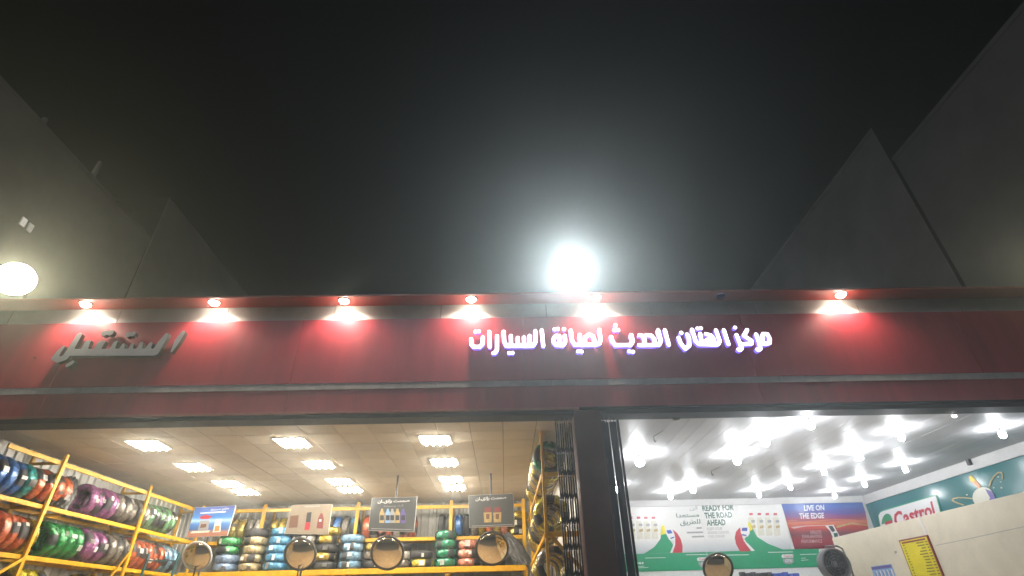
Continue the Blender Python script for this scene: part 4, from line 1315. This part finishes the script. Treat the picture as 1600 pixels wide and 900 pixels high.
text_print('lettering', 'AHEAD', [(1103, 812.6), (1132.6, 811.2), (1134, 820.6), (1104.6, 821.8)], pw, L, MAT['pr_dgreen'], t2, 0.03)
text_print('lettering', 'KEEPS YOUR', [(1104, 824.4), (1128, 823.6), (1128.6, 828), (1104.6, 828.8)], pw, L, MAT['pr_grey'], t2)
text_print('lettering', 'ENGINE CLEANER', [(1105.6, 830.6), (1139, 829.4), (1139.6, 833.6), (1106.2, 834.8)], pw, L, MAT['pr_grey'], t2)
text_print('lettering', 'FOR LONGER', [(1107, 836.6), (1132, 835.6), (1132.6, 839.6), (1107.6, 840.6)], pw, L, MAT['pr_grey'], t2)
castrol_tag(t2, 1221, 867)
for (a, b, y) in ((1130, 1170, 867), (1200, 1239, 862.6), (1250, 1276, 866), (1252, 1259, 872), (1252, 1263, 875)):
    print_y('print_line', [(a, y), (b, y - 0.7), (b, y + 0.2), (a, y + 1)], YW, 3, MAT['pr_white'], t2)

t3 = thing('wall_poster', 'blue and red racing poster headed LIVE ON THE EDGE', 'poster', pw(1290, 858), 'posters on the back wall')
race = ramp_mat('race_print', [(0.0, (0.16, 0.015, 0.03)), (0.16, (0.30, 0.025, 0.04)), (0.30, (0.16, 0.05, 0.07)), (0.42, (0.52, 0.04, 0.03)), (0.52, (0.62, 0.20, 0.10)), (0.58, (0.36, 0.05, 0.10)), (0.70, (0.10, 0.06, 0.30)), (0.85, (0.05, 0.14, 0.48)), (1.0, (0.07, 0.06, 0.28))], 2, streak=0.22)
print_y('poster_sheet', [(1219, 781.6), (1345, 778.4), (1352, 800), (1362, 855.6), (1241.6, 858)], YW, 2, race, t3)
text_print('lettering', 'LIVE ON', [(1255.6, 789.6), (1287, 788.6), (1288, 797.6), (1256.4, 798.6)], pw, L, MAT['pr_white'], t3, 0.03)
text_print('lettering', 'THE EDGE', [(1248, 802), (1286.6, 801), (1287.6, 810), (1249.4, 811)], pw, L, MAT['pr_white'], t3, 0.03)
text_print('lettering', 'UNLOCK', [(1265.6, 829), (1283, 828.6), (1283.4, 834), (1266, 834.4)], pw, L, MAT['pr_pink'], t3, 0.01)
text_print('lettering', 'EXHILARATING', [(1253, 836), (1284, 835.2), (1284.2, 840.4), (1253.6, 841.2)], pw, L, MAT['pr_pink'], t3, 0.01)
text_print('lettering', 'PERFORMANCE', [(1251.6, 843.4), (1284, 842.6), (1284.4, 848), (1252, 848.8)], pw, L, MAT['pr_pink'], t3, 0.01)
print_y('car_picture', [(1288.6, 821), (1302, 820), (1306, 828), (1311, 836), (1311, 842), (1302, 842), (1297, 830)], YW, 4, MAT['pr_white'], t3)
print_y('car_cockpit', [(1294, 822), (1300, 821.6), (1304.6, 829), (1301, 831.6), (1298, 829)], YW, 5, MAT['pr_dark'], t3)
print_y('car_nose', [(1302, 833), (1308, 833), (1309.6, 840), (1303.6, 840.6)], YW, 5, MAT['pr_dgreen'], t3)
print_y('light_streak', [(1235, 823.6), (1260, 821), (1290, 820.4), (1290, 821.6), (1260, 822.4), (1240, 826)], YW, 3, MAT['pr_pink'], t3)
print_y('light_streak', [(1306, 822), (1330, 816.6), (1356, 820), (1356, 821.6), (1330, 819), (1308, 825)], YW, 3, MAT['pr_gold'], t3)

# shelf of small boxes under the posters
t = thing('wall_counter', 'white counter under the posters, its top edge along the bottom of the picture', 'counter', pw(1200, 905))
zc = on_y(1200, 899, 16.3).z - 0.1
box('counter_top', 4.6, 9.0, 16.1, 16.80, zc - 0.04, zc, MAT['white_pl'], t)
box('counter_body', 4.65, 8.95, 16.15, 16.78, 0.02, zc - 0.042, MAT['wallw'], t)
for k in range(11):
    p = on_y(1160 + k * 8.4, 897, 16.3)
    blue_ = k >= 6
    o = box('oil_box', p.x - 0.065, p.x + 0.065, 16.26, 16.38, zc + 0.002, p.z + 0.03 + random.uniform(-0.02, 0.02), MAT['pr_blue' if blue_ else 'pr_dark'], None, 0.006)
    n_ = k - 6 if blue_ else k
    tag(o, '%s carton on the counter under the posters, %s from left of its colour' % ('small blue' if blue_ else 'small black', ordn[n_]), 'carton', 'cartons on the counter')

# ---- sign and picture on the teal side wall
XW = 11.02
def px_(x, y): return on_x(x, y, XW)
t = thing('logo_sign', 'white oil brand sign with red lettering on the teal wall', 'sign', px_(1425, 830))
print_x('sign_plate', [(1374, 806), (1376.5, 801), (1381, 798.6), (1463, 774.4), (1474, 815), (1390, 842), (1383, 841), (1379, 832)], XW, 8, MAT['pr_white'], t)
print_x('green_edge', [(1372.6, 806), (1375.4, 799.6), (1380.6, 796.8), (1464.2, 772.6), (1475.6, 816), (1390, 844), (1381.4, 842), (1377, 832)], XW, 5, MAT['pr_green'], t)
cc = (1387.5, 818); 
circ = lambda r0, a0, a1, n=12: [(cc[0] + r0 * 0.62 * math.cos(a) + 0.25 * r0 * math.sin(a) * 0.3, cc[1] + r0 * 1.1 * math.sin(a) - r0 * 0.17 * math.cos(a)) for a in np.linspace(a0, a1, n)]
print_x('green_half_disc', circ(14, math.pi * 1.02, math.pi * 1.98), XW, 9, MAT['pr_green'], t)
print_x('red_half_disc', circ(14, 0.06 * math.pi, 0.94 * math.pi), XW, 9, MAT['pr_red'], t)
print_x('red_bar', [(1384, 815.6), (1395, 812), (1396, 817), (1385, 820.4)], XW, 10, MAT['pr_red'], t)
text_print('lettering', 'Castrol', [(1395.6, 801), (1458, 782.6), (1464, 806), (1402, 826.6)], px_, Vector((-0.03, 0, 0)), MAT['pr_red'], t, 0.03)
t = thing('wall_picture', 'printed white ball with gold swirls and bottle on the teal wall', 'picture', px_(1530, 790))
bc = (1537, 777)
print_x('ball', [(bc[0] + 17 * math.cos(a), bc[1] + 16 * math.sin(a)) for a in np.linspace(0, 2 * math.pi, 21)[:-1]], XW, 3, MAT['pr_cream'], t)
print_x('ball_shade', [(1540, 764), (1551, 768), (1556, 778), (1550, 790), (1540, 792), (1548, 778)], XW, 4, MAT['pr_purple'], t)
print_x('bottle_picture', [(1514, 744), (1518, 742.6), (1523.6, 748), (1528, 753), (1533, 760), (1529, 763), (1522, 756), (1516, 752)], XW, 3, MAT['pr_orange'], t)
print_x('bottle_glow', [(1515, 744.6), (1518, 743.6), (1524, 750), (1522, 753.6), (1517, 750.6)], XW, 4, MAT['pr_yellow'], t)
def swirl(pts, wd, t):
    for (a, b) in zip(pts, pts[1:]):
        d = Vector((b[0] - a[0], b[1] - a[1])).normalized(); n = Vector((-d.y, d.x)) * wd
        e = d * 0.5
        print_x('gold_swirl', [(a[0] + n.x, a[1] + n.y), (b[0] + n.x + e.x, b[1] + n.y + e.y), (b[0] - n.x + e.x, b[1] - n.y + e.y), (a[0] - n.x, a[1] - n.y)], XW, 5, MAT['pr_gold'], t)
swirl([(1546, 762), (1549, 752), (1554, 744), (1560, 738.6), (1565, 738), (1567, 741), (1567, 748)], 1.0, t)
swirl([(1520, 779), (1510, 778), (1498, 777.4), (1490, 779), (1488.6, 782), (1494, 785), (1506, 789)], 0.9, t)
for (a, b, r) in ((1560, 745, 1.2), (1564, 753, 1.4), (1553, 762, 1.2), (1511, 773, 1.2), (1565, 762, 1.6)):
    print_x('splash_drop', [(a + r * math.cos(q), b + r * math.sin(q)) for q in np.linspace(0, 2 * math.pi, 7)[:-1]], XW, 3, MAT['pr_cream'], t)

# ---- cream booth wall with its boards
XC = 8.6
t = thing('cream_partition', 'cream board partition wall lower than the ceiling in the right bay', 'wall', (XC, 12, 0.02))
ZT = 3.165
for a, b in ((8.95, 11.57), (11.577, 15.0)):
    box('wall_board', XC, XC + 0.09, a, b, 0.02, ZT, MAT['cream'], t, 0.006)
box('joint_strip', XC - 0.006, XC - 0.001, 11.548, 11.60, 0.05, ZT - 0.01, MAT['trim'], t)
pp = [on_x(x, y, XC) for x, y in ((1475, 849), (1530, 838), (1530, 838.9), (1475, 850))]
poly_plane('crack', [on_x(x, y, XC - 0.001) for x, y in ((1462, 852), (1520, 840), (1560, 831), (1600, 822.6), (1600, 823.4), (1560, 832), (1520, 841), (1462, 852.8))], (-1, 0, 0), 0.002, MAT['band'], t)
poly_plane('stain', [on_x(x, y, XC - 0.001) for x, y in ((1397, 862), (1400, 860.6), (1402, 863), (1399, 865.6))], (-1, 0, 0), 0.002, MAT['band'], t)

a = on_x(1406, 844, XC); b = on_x(1450.5, 836, XC)
t = thing('price_board', 'yellow printed price list board on the cream partition', 'price board', (XC, (a.y + b.y) / 2, 1.7))
y0, y1, z1 = b.y, a.y, (a.z + b.z) / 2
box('frame', XC - 0.03, XC - 0.002, y0, y1, 1.7, z1, MAT['pr_maroon'], t)
box('yellow_sheet', XC - 0.036, XC - 0.031, y0 + 0.035, y1 - 0.03, 1.73, z1 - 0.03, MAT['pr_yellow'], t)
bm = bmesh.new()
zz = z1 - 0.05
add_box(bm, XC - 0.040, XC - 0.037, y0 + 0.08, y1 - 0.08, zz - 0.03, zz)
obj('heading_line', bm, MAT['pr_maroon'], t)
bm = bmesh.new()
k = 0
while zz > 1.85:
    zz -= 0.052
    add_box(bm, XC - 0.040, XC - 0.037, y0 + 0.05, y0 + 0.05 + random.uniform(0.05, 0.075), zz - 0.022, zz)
    add_box(bm, XC - 0.040, XC - 0.037, y0 + 0.16, y0 + 0.16 + random.uniform(0.12, 0.26), zz - 0.02, zz)
    add_box(bm, XC - 0.040, XC - 0.037, y1 - 0.14, y1 - 0.14 + random.uniform(0.03, 0.06), zz - 0.02, zz)
tag(obj('list_lines', bm, mat('print_olive', (0.22, 0.17, 0.02), 0.4), t), kind='stuff')
a = on_x(1361.5, 886.5, XC); b = on_x(1393, 882, XC)
t = thing('blue_notice', 'small blue and white notice on the cream partition left of the yellow list', 'notice', (XC, (a.y + b.y) / 2, 1.9))
box('sheet', XC - 0.008, XC - 0.002, b.y, a.y, 1.85, 2.41, MAT['pr_sky'], t)
box('heading', XC - 0.011, XC - 0.0085, b.y + 0.01, a.y - 0.01, 2.34, 2.40, MAT['pr_purple'], t)
for k in range(5):
    yy = b.y + 0.04 + k * (a.y - b.y - 0.08) / 5
    box('column', XC - 0.011, XC - 0.0085, yy, yy + 0.07, 1.9, 2.31, MAT['pr_white'], t)
    box('column_bar', XC - 0.014, XC - 0.0115, yy + 0.045, yy + 0.065, 1.9, 2.30, MAT['pr_purple'], t)

# ================================================================== HAZE
hz = bpy.data.materials.new('night_haze')
hz.use_nodes = True
nt = hz.node_tree
for n in list(nt.nodes):
    if n.type != 'OUTPUT_MATERIAL': nt.nodes.remove(n)
out = [n for n in nt.nodes if n.type == 'OUTPUT_MATERIAL'][0]
pv = nt.nodes.new('ShaderNodeVolumePrincipled')
pv.inputs['Color'].default_value = (0.80, 0.88, 0.90, 1)
pv.inputs['Density'].default_value = HAZE
pv.inputs['Anisotropy'].default_value = 0.82
nt.links.new(pv.outputs[0], out.inputs['Volume'])
h = box('haze', -320, 320, -260, 410, -1.4, 26.2, None)
h.data.materials.append(hz)
tag(h, kind='stuff')
